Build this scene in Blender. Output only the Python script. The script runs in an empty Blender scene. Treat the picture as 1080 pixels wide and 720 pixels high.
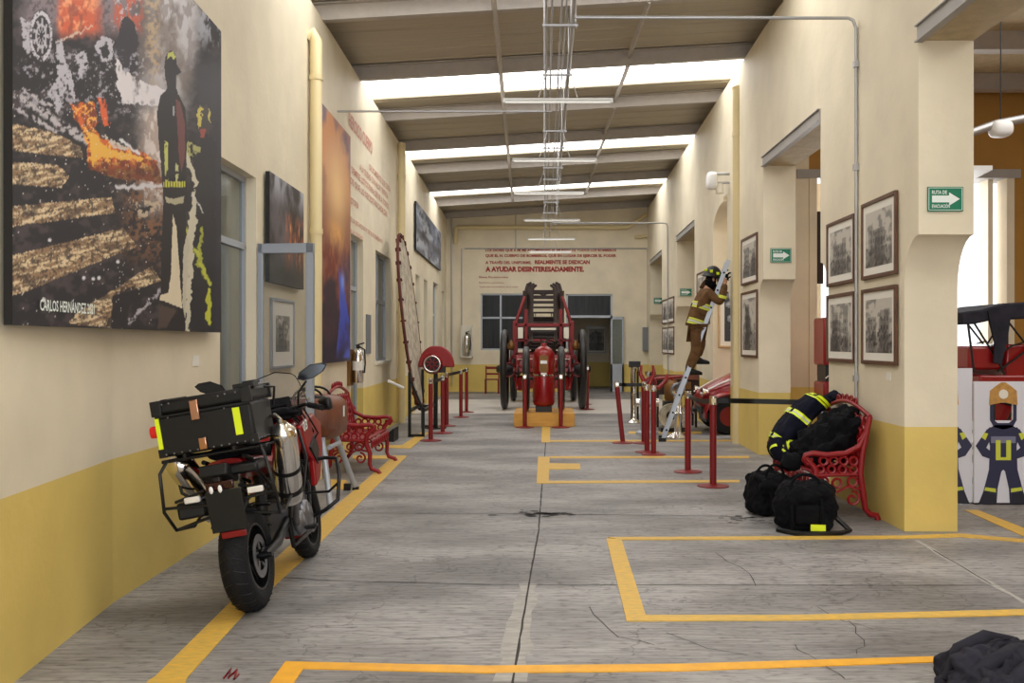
import bpy, math, random
import numpy as np
from mathutils import Vector, Matrix, Euler
PI = math.pi
sc = bpy.context.scene
COL = sc.collection
# ------------------------------------------------------------------ camera, light, exposure
cam_d = bpy.data.cameras.new('camera'); cam = bpy.data.objects.new('camera', cam_d); COL.objects.link(cam)
cam.location = (0, 0, 1.6); cam.rotation_euler = (PI/2, 0, 0)
cam_d.sensor_width = 36; cam_d.lens = 33.0
cam_d.shift_x = -34/1080; cam_d.shift_y = 1/1080
cam_d.clip_start = 0.05; cam_d.clip_end = 200
sc.camera = cam
W = bpy.data.worlds.new('world'); sc.world = W; W.use_nodes = True
_bg = W.node_tree.nodes['Background']; _bg.inputs[0].default_value = (0.93, 0.96, 1.0, 1); _bg.inputs[1].default_value = 1.5
SKYLIGHT_STRENGTH = 3.8
def area_light(name, loc, rot, sx, sy, power, color=(1, 1, 1)):
    l = bpy.data.lights.new(name, 'AREA'); l.shape = 'RECTANGLE'; l.size = sx; l.size_y = sy
    l.energy = power; l.color = color
    o = bpy.data.objects.new(name, l); COL.objects.link(o); o.location = loc; o.rotation_euler = rot
    return o
# daylight through the open front of the hall (behind the camera) and from the yard beyond the side hall
area_light('daylight_front', (0.6, -3.4, 3.0), (math.radians(97), 0, 0), 7.0, 4.5, 290, (.96, .98, 1.0))
area_light('daylight_yard', (5.9, 16.6, 2.6), (-PI/2, 0, 0), 3.4, 4.0, 200, (1, 1, 1))
area_light('daylight_side_hall', (6.4, 7.0, 5.45), (0, 0, 0), 3.0, 8.0, 200, (1, .97, .92))
sc.view_settings.view_transform = 'Standard'; sc.view_settings.look = 'None'
sc.view_settings.exposure = 0.12; sc.view_settings.gamma = 1.0; sc.view_settings.use_curve_mapping = False
sc.cycles.use_denoising = True
sc.cycles.max_bounces = 8; sc.cycles.diffuse_bounces = 5; sc.cycles.transparent_max_bounces = 12
sc.cycles.sample_clamp_indirect = 8

# ------------------------------------------------------------------ helpers
F = 990.0; CX = 574.0; CY = 361.0
def P(px, py, Y): return Vector(((px-CX)*Y/F, Y, 1.6-(py-CY)*Y/F))
def G(px, py):
    Y = 1.6*F/(py-CY); return Vector(((px-CX)*Y/F, Y, 0))
def XL(Y): return -2.65-.0217*(Y-5.76) if Y > 5.76 else -2.65+.115*(5.76-Y)
def XR(Y): return 3.05+max(0, Y-13)*.0177
def ZC(x, Y): return 5.85+.058*(x+2.8)
def lin(r, g, b):
    f = lambda c: (c/255/12.92) if c <= 10 else ((c/255+.055)/1.055)**2.4
    return (f(r), f(g), f(b), 1)
def mat(name, rgb, rough=.5, metal=0, noise=0, nscale=8, bump=0, bscale=40, emit=0, alpha=1, spec=.5, coat=0, stretch=(1, 1, 1), dark=None, trans=0):
    m = bpy.data.materials.new(name); m.use_nodes = True; nt = m.node_tree; b = nt.nodes['Principled BSDF']
    c = lin(*rgb); b.inputs['Base Color'].default_value = c; b.inputs['Roughness'].default_value = rough
    b.inputs['Metallic'].default_value = metal; b.inputs['Specular IOR Level'].default_value = spec
    b.inputs['Coat Weight'].default_value = coat; b.inputs['Alpha'].default_value = alpha
    b.inputs['Transmission Weight'].default_value = trans
    if emit: b.inputs['Emission Color'].default_value = c; b.inputs['Emission Strength'].default_value = emit
    if noise or bump:
        tc = nt.nodes.new('ShaderNodeTexCoord'); mp = nt.nodes.new('ShaderNodeMapping'); mp.inputs['Scale'].default_value = stretch
        nt.links.new(tc.outputs['Object'], mp.inputs['Vector'])
    if noise:
        n = nt.nodes.new('ShaderNodeTexNoise'); n.inputs['Scale'].default_value = nscale; n.inputs['Detail'].default_value = 5
        nt.links.new(mp.outputs[0], n.inputs['Vector'])
        r = nt.nodes.new('ShaderNodeValToRGB'); r.color_ramp.elements[0].position = .3; r.color_ramp.elements[1].position = .7
        d = lin(*dark) if dark else tuple(x*(1-noise) for x in c[:3])+(1,)
        r.color_ramp.elements[0].color = d
        r.color_ramp.elements[1].color = c if dark else tuple(min(1, x*(1+noise*.4)) for x in c[:3])+(1,)
        nt.links.new(n.outputs['Fac'], r.inputs['Fac']); nt.links.new(r.outputs[0], b.inputs['Base Color'])
    if bump:
        n2 = nt.nodes.new('ShaderNodeTexNoise'); n2.inputs['Scale'].default_value = bscale; n2.inputs['Detail'].default_value = 4
        nt.links.new(mp.outputs[0], n2.inputs['Vector'])
        bp = nt.nodes.new('ShaderNodeBump'); bp.inputs['Strength'].default_value = bump; bp.inputs['Distance'].default_value = .02
        nt.links.new(n2.outputs['Fac'], bp.inputs['Height']); nt.links.new(bp.outputs[0], b.inputs['Normal'])
    return m

class MB:
    def __init__(s): s.v = []; s.f = []; s.sm = []; s.mi = []; s.cur = 0
    def add(s, vs, fs, smooth=False):
        o = len(s.v); s.v += [Vector(p) for p in vs]
        for f in fs: s.f.append(tuple(i+o for i in f)); s.sm.append(smooth); s.mi.append(s.cur)
        return s
    def m(s, i): s.cur = i; return s
    def box(s, x0, x1, y0, y1, z0, z1):
        vs = [(x0, y0, z0), (x1, y0, z0), (x1, y1, z0), (x0, y1, z0), (x0, y0, z1), (x1, y0, z1), (x1, y1, z1), (x0, y1, z1)]
        return s.add(vs, [(0, 3, 2, 1), (4, 5, 6, 7), (0, 1, 5, 4), (1, 2, 6, 5), (2, 3, 7, 6), (3, 0, 4, 7)])
    def obox(s, c, size, rot=(0, 0, 0)):
        M = Euler(rot).to_matrix(); c = Vector(c); hx, hy, hz = [q/2 for q in size]
        vs = [c+M@Vector(p) for p in [(-hx, -hy, -hz), (hx, -hy, -hz), (hx, hy, -hz), (-hx, hy, -hz), (-hx, -hy, hz), (hx, -hy, hz), (hx, hy, hz), (-hx, hy, hz)]]
        return s.add(vs, [(0, 3, 2, 1), (4, 5, 6, 7), (0, 1, 5, 4), (1, 2, 6, 5), (2, 3, 7, 6), (3, 0, 4, 7)])
    def hexa(s, vs):
        return s.add(vs, [(0, 3, 2, 1), (4, 5, 6, 7), (0, 1, 5, 4), (1, 2, 6, 5), (2, 3, 7, 6), (3, 0, 4, 7)])
    def loft(s, rings, closed=True, cap=True, smooth=True):
        n = len(rings[0]); vs = [p for r in rings for p in r]; fs = []
        for i in range(len(rings)-1):
            for j in range(n if closed else n-1):
                k = (j+1) % n; fs.append((i*n+j, i*n+k, (i+1)*n+k, (i+1)*n+j))
        s.add(vs, fs, smooth)
        if cap:
            s.add(rings[0], [tuple(range(n-1, -1, -1))]); s.add(rings[-1], [tuple(range(n))])
        return s
    def tube(s, pts, r, n=8, closed=False, cap=True):
        pts = [Vector(p) for p in pts]; N = len(pts); rr = r if isinstance(r, (list, tuple)) else [r]*N
        rings = []; prev = None
        for i, p in enumerate(pts):
            if closed: t = pts[(i+1) % N]-pts[i-1]
            else: t = pts[min(i+1, N-1)]-pts[max(i-1, 0)]
            t.normalize()
            if prev is None:
                a = Vector((0, 0, 1)) if abs(t.z) < .9 else Vector((1, 0, 0))
            else: a = prev
            u = (a-t*a.dot(t))
            if u.length < 1e-6: u = t.orthogonal()
            u.normalize(); w = t.cross(u); prev = u
            rings.append([p+(u*math.cos(2*PI*j/n)+w*math.sin(2*PI*j/n))*rr[i] for j in range(n)])
        if closed: rings.append(rings[0]); cap = False
        return s.loft(rings, cap=cap)
    def cyl(s, p0, p1, r0, r1=None, n=16): return s.tube([p0, p1], [r0, r0 if r1 is None else r1], n)
    def lathe(s, prof, o=(0, 0, 0), axis=(0, 0, 1), n=24, cap=True, a0=0, a1=2*PI):
        ax = Vector(axis).normalized(); u = ax.orthogonal().normalized(); w = ax.cross(u); o = Vector(o)
        full = abs(a1-a0-2*PI) < 1e-6
        rings = [[o+ax*z+(u*math.cos(a0+(a1-a0)*j/(n if full else n-1))+w*math.sin(a0+(a1-a0)*j/(n if full else n-1)))*max(r, 1e-4) for j in range(n)] for r, z in prof]
        return s.loft(rings, closed=full, cap=cap and full)
    def torus(s, c, axis, R, r, n=32, k=8, sx=1):
        ax = Vector(axis).normalized(); u = ax.orthogonal().normalized(); w = ax.cross(u); c = Vector(c)
        return s.tube([c+(u*math.cos(2*PI*j/n)*sx+w*math.sin(2*PI*j/n))*R for j in range(n)], r, k, closed=True)
    def ring(s, pts, r, n=6): return s.tube(pts, r, n, closed=True)
    def ell(s, c, rad, rot=(0, 0, 0), n=16, k=10, e=1.0, noise=0, seed=0, flat=None):
        M = Euler(rot).to_matrix(); c = Vector(c); rnd = random.Random(seed)
        ph = [rnd.uniform(0, 6.28) for _ in range(8)]
        sg = lambda v: math.copysign(abs(v)**e, v)
        rings = []
        for i in range(k+1):
            t = -PI/2+PI*i/k; t = max(-PI/2+.03, min(PI/2-.03, t)); r = []
            for j in range(n):
                a = 2*PI*j/n
                p = Vector((sg(math.cos(t))*sg(math.cos(a)), sg(math.cos(t))*sg(math.sin(a)), sg(math.sin(t))))
                if noise:
                    q = 1+noise*(math.sin(3*p.x*2+ph[0]+4*p.z)+math.sin(5*p.y+ph[1]-3*p.z)+.7*math.sin(9*p.z+7*p.x+ph[2])+.6*math.sin(13*p.y-8*p.x+ph[3]))
                    p *= q
                p = Vector((p.x*rad[0], p.y*rad[1], p.z*rad[2]))
                p = M@p
                p += c
                if flat is not None: p.z = max(p.z, flat)
                r.append(p)
            rings.append(r)
        return s.loft(rings)
    def prism(s, poly, f0, f1, smooth=False):
        a = [f0(*p) for p in poly]; b = [f1(*p) for p in poly]; n = len(poly)
        s.add(a+b, [tuple(range(n-1, -1, -1)), tuple(range(n, 2*n))])
        s.add(a+b, [(i, (i+1) % n, n+(i+1) % n, n+i) for i in range(n)], smooth)
        return s
    def xf(s, M): s.v = [M@v for v in s.v]; return s
    def build(s, name, mt, parent=None, world=False, bevel=0, bseg=2, kind=None, label=None, cat=None, group=None, fix=True):
        me = bpy.data.meshes.new(name)
        off = Vector((0, 0, 0))
        if world and parent:
            q = parent
            while q: off += q.location; q = q.parent
        me.from_pydata([tuple(v-off) for v in s.v], [], s.f)
        for m_ in (mt if isinstance(mt, (list, tuple)) else [mt]): me.materials.append(m_)
        me.polygons.foreach_set('use_smooth', s.sm); me.polygons.foreach_set('material_index', s.mi)
        me.update()
        if fix:
            import bmesh
            bm = bmesh.new(); bm.from_mesh(me); bmesh.ops.remove_doubles(bm, verts=bm.verts, dist=1e-5)
            bmesh.ops.recalc_face_normals(bm, faces=bm.faces); bm.to_mesh(me); bm.free()
            me.set_sharp_from_angle(angle=math.radians(50))
        o = bpy.data.objects.new(name, me); COL.objects.link(o)
        if parent: o.parent = parent
        if bevel:
            b = o.modifiers.new('bevel', 'BEVEL'); b.width = bevel; b.segments = bseg; b.limit_method = 'ANGLE'; b.angle_limit = math.radians(40)
        if kind: o['kind'] = kind
        tag(o, label, cat, group)
        return o
def tag(o, label=None, cat=None, group=None):
    if label: o['label'] = label
    if cat: o['category'] = cat
    if group: o['group'] = group
    return o
def thing(name, label, cat, loc=(0, 0, 0), rotz=0, group=None):
    o = bpy.data.objects.new(name, None); COL.objects.link(o); o.empty_display_size = .1
    o.location = loc; o.rotation_euler = (0, 0, rotz); return tag(o, label, cat, group)
def dup(src, loc=None, rotz=None, label=None, group=None):
    c = src.copy(); COL.objects.link(c)
    if loc is not None: c.location = loc
    if rotz is not None: c.rotation_euler = (0, 0, rotz)
    if label: c['label'] = label
    if group: c['group'] = group
    def rec(a, b):
        for ch in list(a.children):
            d = ch.copy(); COL.objects.link(d); d.parent = b; rec(ch, d)
    rec(src, c)
    return c
def text(mb, s, origin, right, up, width=None, height=None, bold=0.0, depth=.004, align='LEFT', spacing=1.0):
    cu = bpy.data.curves.new('t', 'FONT'); cu.body = s; cu.size = 1; cu.offset = bold; cu.space_character = spacing; cu.resolution_u = 2
    ob = bpy.data.objects.new('t', cu); COL.objects.link(ob)
    bpy.context.view_layer.update()
    me = bpy.data.meshes.new_from_object(ob.evaluated_get(bpy.context.evaluated_depsgraph_get()))
    xs = [v.co.x for v in me.vertices]; ys = [v.co.y for v in me.vertices]
    x0, x1 = min(xs), max(xs)
    sy = (height/.72) if height else width/(x1-x0)
    sx = (width/(x1-x0)) if width else sy
    r = Vector(right).normalized(); u = Vector(up).normalized(); nrm = r.cross(u); o = Vector(origin)
    if align == 'CENTER': o = o-r*(x1-x0)*sx/2
    vs = [o+r*((v.co.x-x0)*sx)+u*(v.co.y*sy)+nrm*depth for v in me.vertices]
    mb.add(vs, [tuple(p.vertices) for p in me.polygons])
    bpy.data.objects.remove(ob); bpy.data.curves.remove(cu); bpy.data.meshes.remove(me)
    return mb
# numpy value noise for the printed pictures
_rng = np.random.RandomState(7); _T = _rng.rand(256, 256)
def vn(x, y):
    xi = np.floor(x).astype(int); yi = np.floor(y).astype(int); fx = x-xi; fy = y-yi
    fx = fx*fx*(3-2*fx); fy = fy*fy*(3-2*fy)
    a = _T[xi % 256, yi % 256]; b = _T[(xi+1) % 256, yi % 256]; c = _T[xi % 256, (yi+1) % 256]; d = _T[(xi+1) % 256, (yi+1) % 256]
    return (a*(1-fx)+b*fx)*(1-fy)+(c*(1-fx)+d*fx)*fy
def fbm(x, y, o=4):
    s = 0; a = .5; t = 0
    for i in range(o): s = s+a*vn(x*2**i+17*i, y*2**i+31*i); t += a; a *= .55
    return s/t
def sstep(a, b, x):
    t = np.clip((x-a)/(b-a), 0, 1); return t*t*(3-2*t)
def inpoly(px, py, poly):
    c = np.zeros(px.shape, bool); n = len(poly)
    for i in range(n):
        x0, y0 = poly[i]; x1, y1 = poly[i-1]
        if y0 == y1: continue
        k = ((y0 > py) != (y1 > py)) & (px < (x1-x0)*(py-y0)/(y1-y0)+x0); c ^= k
    return c
def mixc(img, mask, col):
    m = np.clip(mask, 0, 1)[:, None]; c = np.array(lin(*col)[:3]) if not isinstance(col, np.ndarray) else col
    return img*(1-m)+c*m
PIC = None
def pic_mat():
    global PIC
    if PIC: return PIC
    m = bpy.data.materials.new('printed_picture'); m.use_nodes = True; nt = m.node_tree; b = nt.nodes['Principled BSDF']
    a = nt.nodes.new('ShaderNodeVertexColor'); a.layer_name = 'Col'; nt.links.new(a.outputs[0], b.inputs['Base Color'])
    b.inputs['Roughness'].default_value = .45; b.inputs['Specular IOR Level'].default_value = .3; PIC = m; return m
def picture(name, tl, tr, br, bl, nx, ny, fun, parent, world=True, label=None):
    """a printed sheet between four corners; fun(u, v) -> linear rgb, u to the right and v down"""
    tl, tr, br, bl = [np.array(p, float) for p in (tl, tr, br, bl)]
    u, v = np.meshgrid(np.linspace(0, 1, nx+1), np.linspace(0, 1, ny+1)); u = u.ravel(); v = v.ravel()
    p = (tl*((1-u)*(1-v))[:, None]+tr*(u*(1-v))[:, None]+br*(u*v)[:, None]+bl*((1-u)*v)[:, None])
    off = np.zeros(3)
    if world and parent:
        q = parent
        while q: off += np.array(q.location); q = q.parent
    p = p-off
    idx = np.arange((nx+1)*(ny+1)).reshape(ny+1, nx+1)
    f = np.stack([idx[1:, :-1], idx[1:, 1:], idx[:-1, 1:], idx[:-1, :-1]], -1).reshape(-1, 4)
    me = bpy.data.meshes.new(name); me.from_pydata(p.tolist(), [], f.tolist()); me.update()
    col = np.ones((len(u), 4)); col[:, :3] = np.clip(fun(u, v), 0, 1)
    at = me.color_attributes.new('Col', 'FLOAT_COLOR', 'POINT'); at.data.foreach_set('color', col.ravel())
    me.materials.append(pic_mat())
    o = bpy.data.objects.new(name, me); COL.objects.link(o); o.parent = parent
    if label: o['label'] = label
    return o
# ------------------------------------------------------------------ materials of the room
def wall_mat(name, upper, lower, split=.885):
    m = bpy.data.materials.new(name); m.use_nodes = True; nt = m.node_tree; b = nt.nodes['Principled BSDF']; L = nt.links.new
    geo = nt.nodes.new('ShaderNodeNewGeometry'); sep = nt.nodes.new('ShaderNodeSeparateXYZ'); L(geo.outputs['Position'], sep.inputs[0])
    n = nt.nodes.new('ShaderNodeTexNoise'); n.inputs['Scale'].default_value = 1.6; n.inputs['Detail'].default_value = 6; L(geo.outputs['Position'], n.inputs['Vector'])
    n3 = nt.nodes.new('ShaderNodeTexNoise'); n3.inputs['Scale'].default_value = 14; L(geo.outputs['Position'], n3.inputs['Vector'])
    ms = nt.nodes.new('ShaderNodeMath'); ms.operation = 'GREATER_THAN'; ms.inputs[1].default_value = split; L(sep.outputs['Z'], ms.inputs[0])
    mx = nt.nodes.new('ShaderNodeMix'); mx.data_type = 'RGBA'; mx.inputs[6].default_value = lin(*lower); mx.inputs[7].default_value = lin(*upper); L(ms.outputs[0], mx.inputs[0])
    r = nt.nodes.new('ShaderNodeMapRange'); r.inputs[1].default_value = .3; r.inputs[2].default_value = .7; r.inputs[3].default_value = .9; r.inputs[4].default_value = 1.05; L(n.outputs['Fac'], r.inputs[0])
    sc_ = nt.nodes.new('ShaderNodeVectorMath'); sc_.operation = 'SCALE'; L(mx.outputs[2], sc_.inputs[0]); L(r.outputs[0], sc_.inputs['Scale'])
    L(sc_.outputs[0], b.inputs['Base Color']); b.inputs['Roughness'].default_value = .6; b.inputs['Specular IOR Level'].default_value = .3
    bp = nt.nodes.new('ShaderNodeBump'); bp.inputs['Strength'].default_value = .25; bp.inputs['Distance'].default_value = .012
    L(n3.outputs['Fac'], bp.inputs['Height']); L(bp.outputs[0], b.inputs['Normal'])
    return m
M = {}
M['wall'] = wall_mat('painted_plaster', (228, 217, 192), (222, 196, 112))
M['ochre'] = wall_mat('ochre_plaster', (172, 128, 62), (172, 128, 62))
def floor_mat():
    m = bpy.data.materials.new('brushed_concrete'); m.use_nodes = True; nt = m.node_tree; b = nt.nodes['Principled BSDF']; L = nt.links.new
    geo = nt.nodes.new('ShaderNodeNewGeometry')
    def noise(scale, st, det=6):
        mp = nt.nodes.new('ShaderNodeMapping'); mp.inputs['Scale'].default_value = st; L(geo.outputs['Position'], mp.inputs[0])
        n = nt.nodes.new('ShaderNodeTexNoise'); n.inputs['Scale'].default_value = scale; n.inputs['Detail'].default_value = det; L(mp.outputs[0], n.inputs['Vector']); return n
    a = noise(1.3, (.5, 1, 1)); c = noise(6, (.5, 7, 1), 10); d = noise(22, (.6, 1.4, 1), 4)
    r1 = nt.nodes.new('ShaderNodeValToRGB'); r1.color_ramp.elements[0].position = .36; r1.color_ramp.elements[1].position = .62
    r1.color_ramp.elements[0].color = lin(118, 115, 114); r1.color_ramp.elements[1].color = lin(162, 159, 157); L(a.outputs['Fac'], r1.inputs[0])
    mr = nt.nodes.new('ShaderNodeMapRange'); mr.inputs[1].default_value = .36; mr.inputs[2].default_value = .6; mr.inputs[3].default_value = .7; mr.inputs[4].default_value = 1.1; L(c.outputs['Fac'], mr.inputs[0])
    mr2 = nt.nodes.new('ShaderNodeMapRange'); mr2.inputs[1].default_value = .3; mr2.inputs[2].default_value = .48; mr2.inputs[3].default_value = .55; mr2.inputs[4].default_value = 1.0; L(d.outputs['Fac'], mr2.inputs[0])
    mu = nt.nodes.new('ShaderNodeMath'); mu.operation = 'MULTIPLY'; L(mr.outputs[0], mu.inputs[0]); L(mr2.outputs[0], mu.inputs[1])
    # hairline cracks: edges of a warped cell pattern, kept only in some patches
    vo = nt.nodes.new('ShaderNodeTexVoronoi'); vo.feature = 'DISTANCE_TO_EDGE'; vo.inputs['Scale'].default_value = .62
    wr = nt.nodes.new('ShaderNodeVectorMath'); wr.operation = 'ADD'
    nw = noise(2.2, (1, 1, 1), 5); sw = nt.nodes.new('ShaderNodeVectorMath'); sw.operation = 'SCALE'; sw.inputs['Scale'].default_value = 1.3; L(nw.outputs['Color'], sw.inputs[0])
    L(geo.outputs['Position'], wr.inputs[0]); L(sw.outputs[0], wr.inputs[1]); L(wr.outputs[0], vo.inputs['Vector'])
    cr = nt.nodes.new('ShaderNodeMapRange'); cr.inputs[1].default_value = .002; cr.inputs[2].default_value = .008; cr.inputs[3].default_value = .62; cr.inputs[4].default_value = 1; L(vo.outputs['Distance'], cr.inputs[0])
    mu2 = nt.nodes.new('ShaderNodeMath'); mu2.operation = 'MULTIPLY'; L(mu.outputs[0], mu2.inputs[0]); L(cr.outputs[0], mu2.inputs[1])
    s = nt.nodes.new('ShaderNodeVectorMath'); s.operation = 'SCALE'; L(r1.outputs[0], s.inputs[0]); L(mu2.outputs[0], s.inputs['Scale'])
    L(s.outputs[0], b.inputs['Base Color']); b.inputs['Roughness'].default_value = .5; b.inputs['Specular IOR Level'].default_value = .35
    bp = nt.nodes.new('ShaderNodeBump'); bp.inputs['Strength'].default_value = .35; bp.inputs['Distance'].default_value = .01
    L(c.outputs['Fac'], bp.inputs['Height']); L(bp.outputs[0], b.inputs['Normal'])
    return m
M['floor'] = floor_mat()
M['soffit'] = mat('rough_plaster_soffit', (190, 172, 138), .8, noise=.15, nscale=9, bump=.4)
M['ceiling'] = mat('roof_sheet', (176, 166, 146), .55, noise=.12, nscale=3, stretch=(.2, 8, 1), bump=.3, bscale=3)
M['steel'] = mat('grey_painted_steel', (164, 160, 156), .5, noise=.1, nscale=3)
M['purlin'] = mat('grey_purlin', (172, 164, 156), .5, noise=.08)
M['galv'] = mat('galvanised_conduit', (178, 178, 180), .35, metal=.7)
M['alu'] = mat('aluminium_frame', (172, 178, 188), .38, metal=.3)
M['skylight'] = mat('translucent_skylight', (255, 255, 255), .5, emit=SKYLIGHT_STRENGTH)
M['yline'] = mat('yellow_floor_paint', (226, 178, 62), .55, noise=.3, nscale=14, stretch=(1, 3, 1), dark=(190, 160, 86))
M['oline'] = mat('orange_floor_paint', (240, 176, 34), .5, noise=.2, nscale=10, dark=(222, 158, 36))
M['joint'] = mat('dark_joint', (52, 48, 46), .9)
M['patch'] = mat('joint_mortar', (170, 166, 160), .8, noise=.25, nscale=9, stretch=(1, 3, 1))
M['apron'] = mat('pale_concrete', (206, 200, 192), .5, noise=.12, nscale=2)
M['pipe'] = mat('cream_pipe', (220, 203, 156), .4)
M['black'] = mat('black_plastic', (13, 13, 15), .42, spec=.4)
M['blackmetal'] = mat('black_metal', (17, 17, 19), .35, metal=.2)
M['rubber'] = mat('tyre_rubber', (20, 20, 23), .7, spec=.25, bump=.3, bscale=60)
M['red'] = mat('glossy_red_paint', (140, 4, 10), .3, coat=.35)
M['redmetal'] = mat('red_post_paint', (122, 5, 12), .45)
M['castred'] = mat('red_cast_iron_paint', (140, 6, 18), .45, noise=.15, nscale=20)
M['chrome'] = mat('chrome', (226, 222, 216), .12, metal=1)
M['alloy'] = mat('dull_alloy', (120, 120, 124), .35, metal=.8)
M['white'] = mat('white_plastic', (235, 235, 235), .4)
M['cream'] = mat('cream_enamel', (228, 222, 206), .45)
M['glass'] = mat('grey_glass', (120, 128, 122), .12, alpha=.62, spec=.8)
M['darkglass'] = mat('dark_glass', (40, 43, 45), .3, spec=.25, noise=.5, nscale=3, stretch=(6, 6, .3))
M['clear'] = mat('clear_screen', (230, 236, 236), .05, alpha=.18, spec=.8)
M['hivis'] = mat('yellow_reflective', (222, 240, 20), .4, emit=0)
M['navy'] = mat('navy_fabric', (18, 20, 36), .9, spec=.15, noise=.35, nscale=9, bump=.5, bscale=22)
M['blackcloth'] = mat('black_fabric', (14, 14, 18), .9, spec=.15, noise=.3, nscale=12, bump=.6, bscale=18)
M['greycloth'] = mat('charcoal_fabric', (46, 45, 54), .9, spec=.2, noise=.3, nscale=6, bump=.5, bscale=14)
M['tan'] = mat('tan_turnout_fabric', (108, 80, 54), .95, spec=.1, noise=.35, nscale=10, bump=.5, bscale=20)
M['lime'] = mat('lime_band', (206, 214, 70), .5)
M['silverband'] = mat('silver_band', (196, 200, 190), .4)
M['leather'] = mat('brown_leather', (122, 66, 38), .42, noise=.4, nscale=6, bump=.2)
M['woodframe'] = mat('dark_wood_frame', (96, 62, 40), .45, noise=.3, nscale=12)
M['oak'] = mat('pale_oak', (206, 170, 120), .5, noise=.15, nscale=8)
M['plinth'] = mat('ochre_plywood', (216, 160, 70), .55, noise=.12, nscale=4, stretch=(1, 1, 6))
M['mount'] = mat('white_mount_board', (232, 228, 218), .8)
M['green'] = mat('sign_green', (0, 118, 84), .4)
M['signwhite'] = mat('sign_white', (232, 240, 234), .5)
M['textred'] = mat('red_lettering', (160, 44, 38), .6)
M['textpink'] = mat('faded_red_lettering', (206, 150, 134), .7)
M['boardwhite'] = mat('white_board', (222, 224, 236), .5)
M['skin'] = mat('skin', (190, 140, 112), .6)
M['gold'] = mat('gold_leaf', (214, 176, 70), .4, metal=.4)
M['brass'] = mat('worn_brass', (120, 84, 40), .45, metal=.5)
M['mirror'] = mat('mirror_glass', (60, 64, 70), .08, metal=.9)
M['wood'] = mat('dark_wood', (50, 32, 24), .7, noise=.4, nscale=10, stretch=(1, 1, 8))
M['wheelblack'] = mat('black_wheel_paint', (20, 17, 18), .45)
M['canvas'] = mat('aged_canvas', (206, 196, 176), .9, noise=.35, nscale=7, dark=(150, 140, 122), bump=.3)
M['rust'] = mat('rusty_rim', (92, 38, 28), .7, noise=.4, nscale=12)
M['greybox'] = mat('grey_cabinet', (116, 120, 124), .5)

# ------------------------------------------------------------------ setting: floor and its markings
floor = MB().box(-6, 12, -6, 36, -.12, 0).build('floor', M['floor'], kind='structure')
def flat_poly(name, pts, z, mt, label=None, px=True):
    vs = [G(*p) if px else Vector((p[0], p[1], 0)) for p in pts]
    n = len(vs); mb = MB()
    for v in vs: v.z = z
    lo = [Vector((v.x, v.y, -.002)) for v in vs]
    mb.add(vs+lo, [tuple(range(n))]+[(i, (i+1) % n, n+(i+1) % n, n+i) for i in range(n)])
    return mb.build(name, mt, floor, label=label)
flat_poly('pale_floor_strip', [(-3.05, 21.2), (3.2, 21.2), (3.3, 26.4), (-3.1, 26.4)], .002, M['apron'], px=False, label='pale smooth concrete strip under the old fire engine')
# joints
def joint(pts, w, z=.003, name='floor_joint', mt=None, jag=.002, seed=1):
    rnd = random.Random(seed); a = [G(*p) if len(p) == 2 and p[1] > 362 else p for p in pts]
    P2 = []
    for i in range(len(a)-1):
        n = max(2, int((a[i+1]-a[i]).length/.15))
        for k in range(n): P2.append(a[i].lerp(a[i+1], k/n))
    P2.append(a[-1]); L_, R_ = [], []
    for i, p in enumerate(P2):
        t = (P2[min(i+1, len(P2)-1)]-P2[max(i-1, 0)]).normalized(); nn = Vector((-t.y, t.x, 0))
        j = rnd.uniform(-jag, jag); ww = w*rnd.uniform(.6, 1.2) if jag else w
        L_.append(p+nn*(ww/2+j)); R_.append(p-nn*(ww/2-j))
    vs = [Vector((q.x, q.y, z)) for q in L_+R_]; n = len(L_)
    MB().add(vs, [(i, i+1, n+i+1, n+i) for i in range(n-1)]).build(name, mt or M['joint'], floor)
joint([(541, 719), (557.8, 615.5)], .13, .0022, 'mortar_band', M['patch'], .012, 3)
joint([(531, 719), (546, 640)], .1, .0021, 'mortar_band', M['patch'], .012, 8)
joint([(530, 800), (541, 719), (557.8, 615.5), (567.8, 562), (571.7, 511.7), (575, 473), (576, 452)], .014)
joint([(255, 605), (340, 612), (510, 616.5), (760, 617), (950, 617.5), (1200, 617)], .010, seed=4)
joint([(300, 541), (520, 541.7), (700, 543.5), (780, 545)], .014, seed=5)
joint([(360, 498), (520, 498.5)], .010, seed=6)
joint([(967, 570), (1030, 607), (1080, 635.5), (1180, 690)], .05, .0022, 'mortar_band', M['patch'], .01, 7)
joint([(984, 580), (1010, 595), (1030, 607), (1045, 616)], .012, seed=9)
for k, pts in enumerate([[(752, 583), (768, 592), (790, 605), (800, 618)], [(898, 655), (905, 668), (912, 682), (903, 690)], [(835, 680), (855, 690), (872, 706), (890, 716)],
                         [(700, 668), (745, 684), (788, 690)], [(620, 640), (655, 672), (690, 680)], [(372, 668), (430, 675), (512, 668)], [(860, 640), (893, 655), (920, 664)]]):
    joint(pts, .005, .0028, 'floor_crack', M['joint'], .022, 20+k)
rnd = random.Random(5); st = MB()
for i in range(46):
    x = rnd.gauss(567, 13); y = 542+rnd.gauss(0, 1.3); g = G(x, y); r = rnd.uniform(.008, .03)
    st.add([(g.x+r*2*math.cos(a), g.y+r*math.sin(a), .0045) for a in [k*PI/3 for k in range(6)]], [tuple(range(6))])
st.build('oil_stain', M['joint'], floor, label='dark grime around the crossing of two floor joints', fix=False)
st = MB()
for i in range(40):
    x = rnd.uniform(760, 815); y = 548+rnd.gauss(0, 3); g = G(x, y); r = rnd.uniform(.005, .018)
    st.add([(g.x+r*2.5*math.cos(a), g.y+r*math.sin(a), .0045) for a in [k*PI/3 for k in range(6)]], [tuple(range(6))])
st.build('dark_scuff', M['joint'], floor, fix=False)
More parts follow.
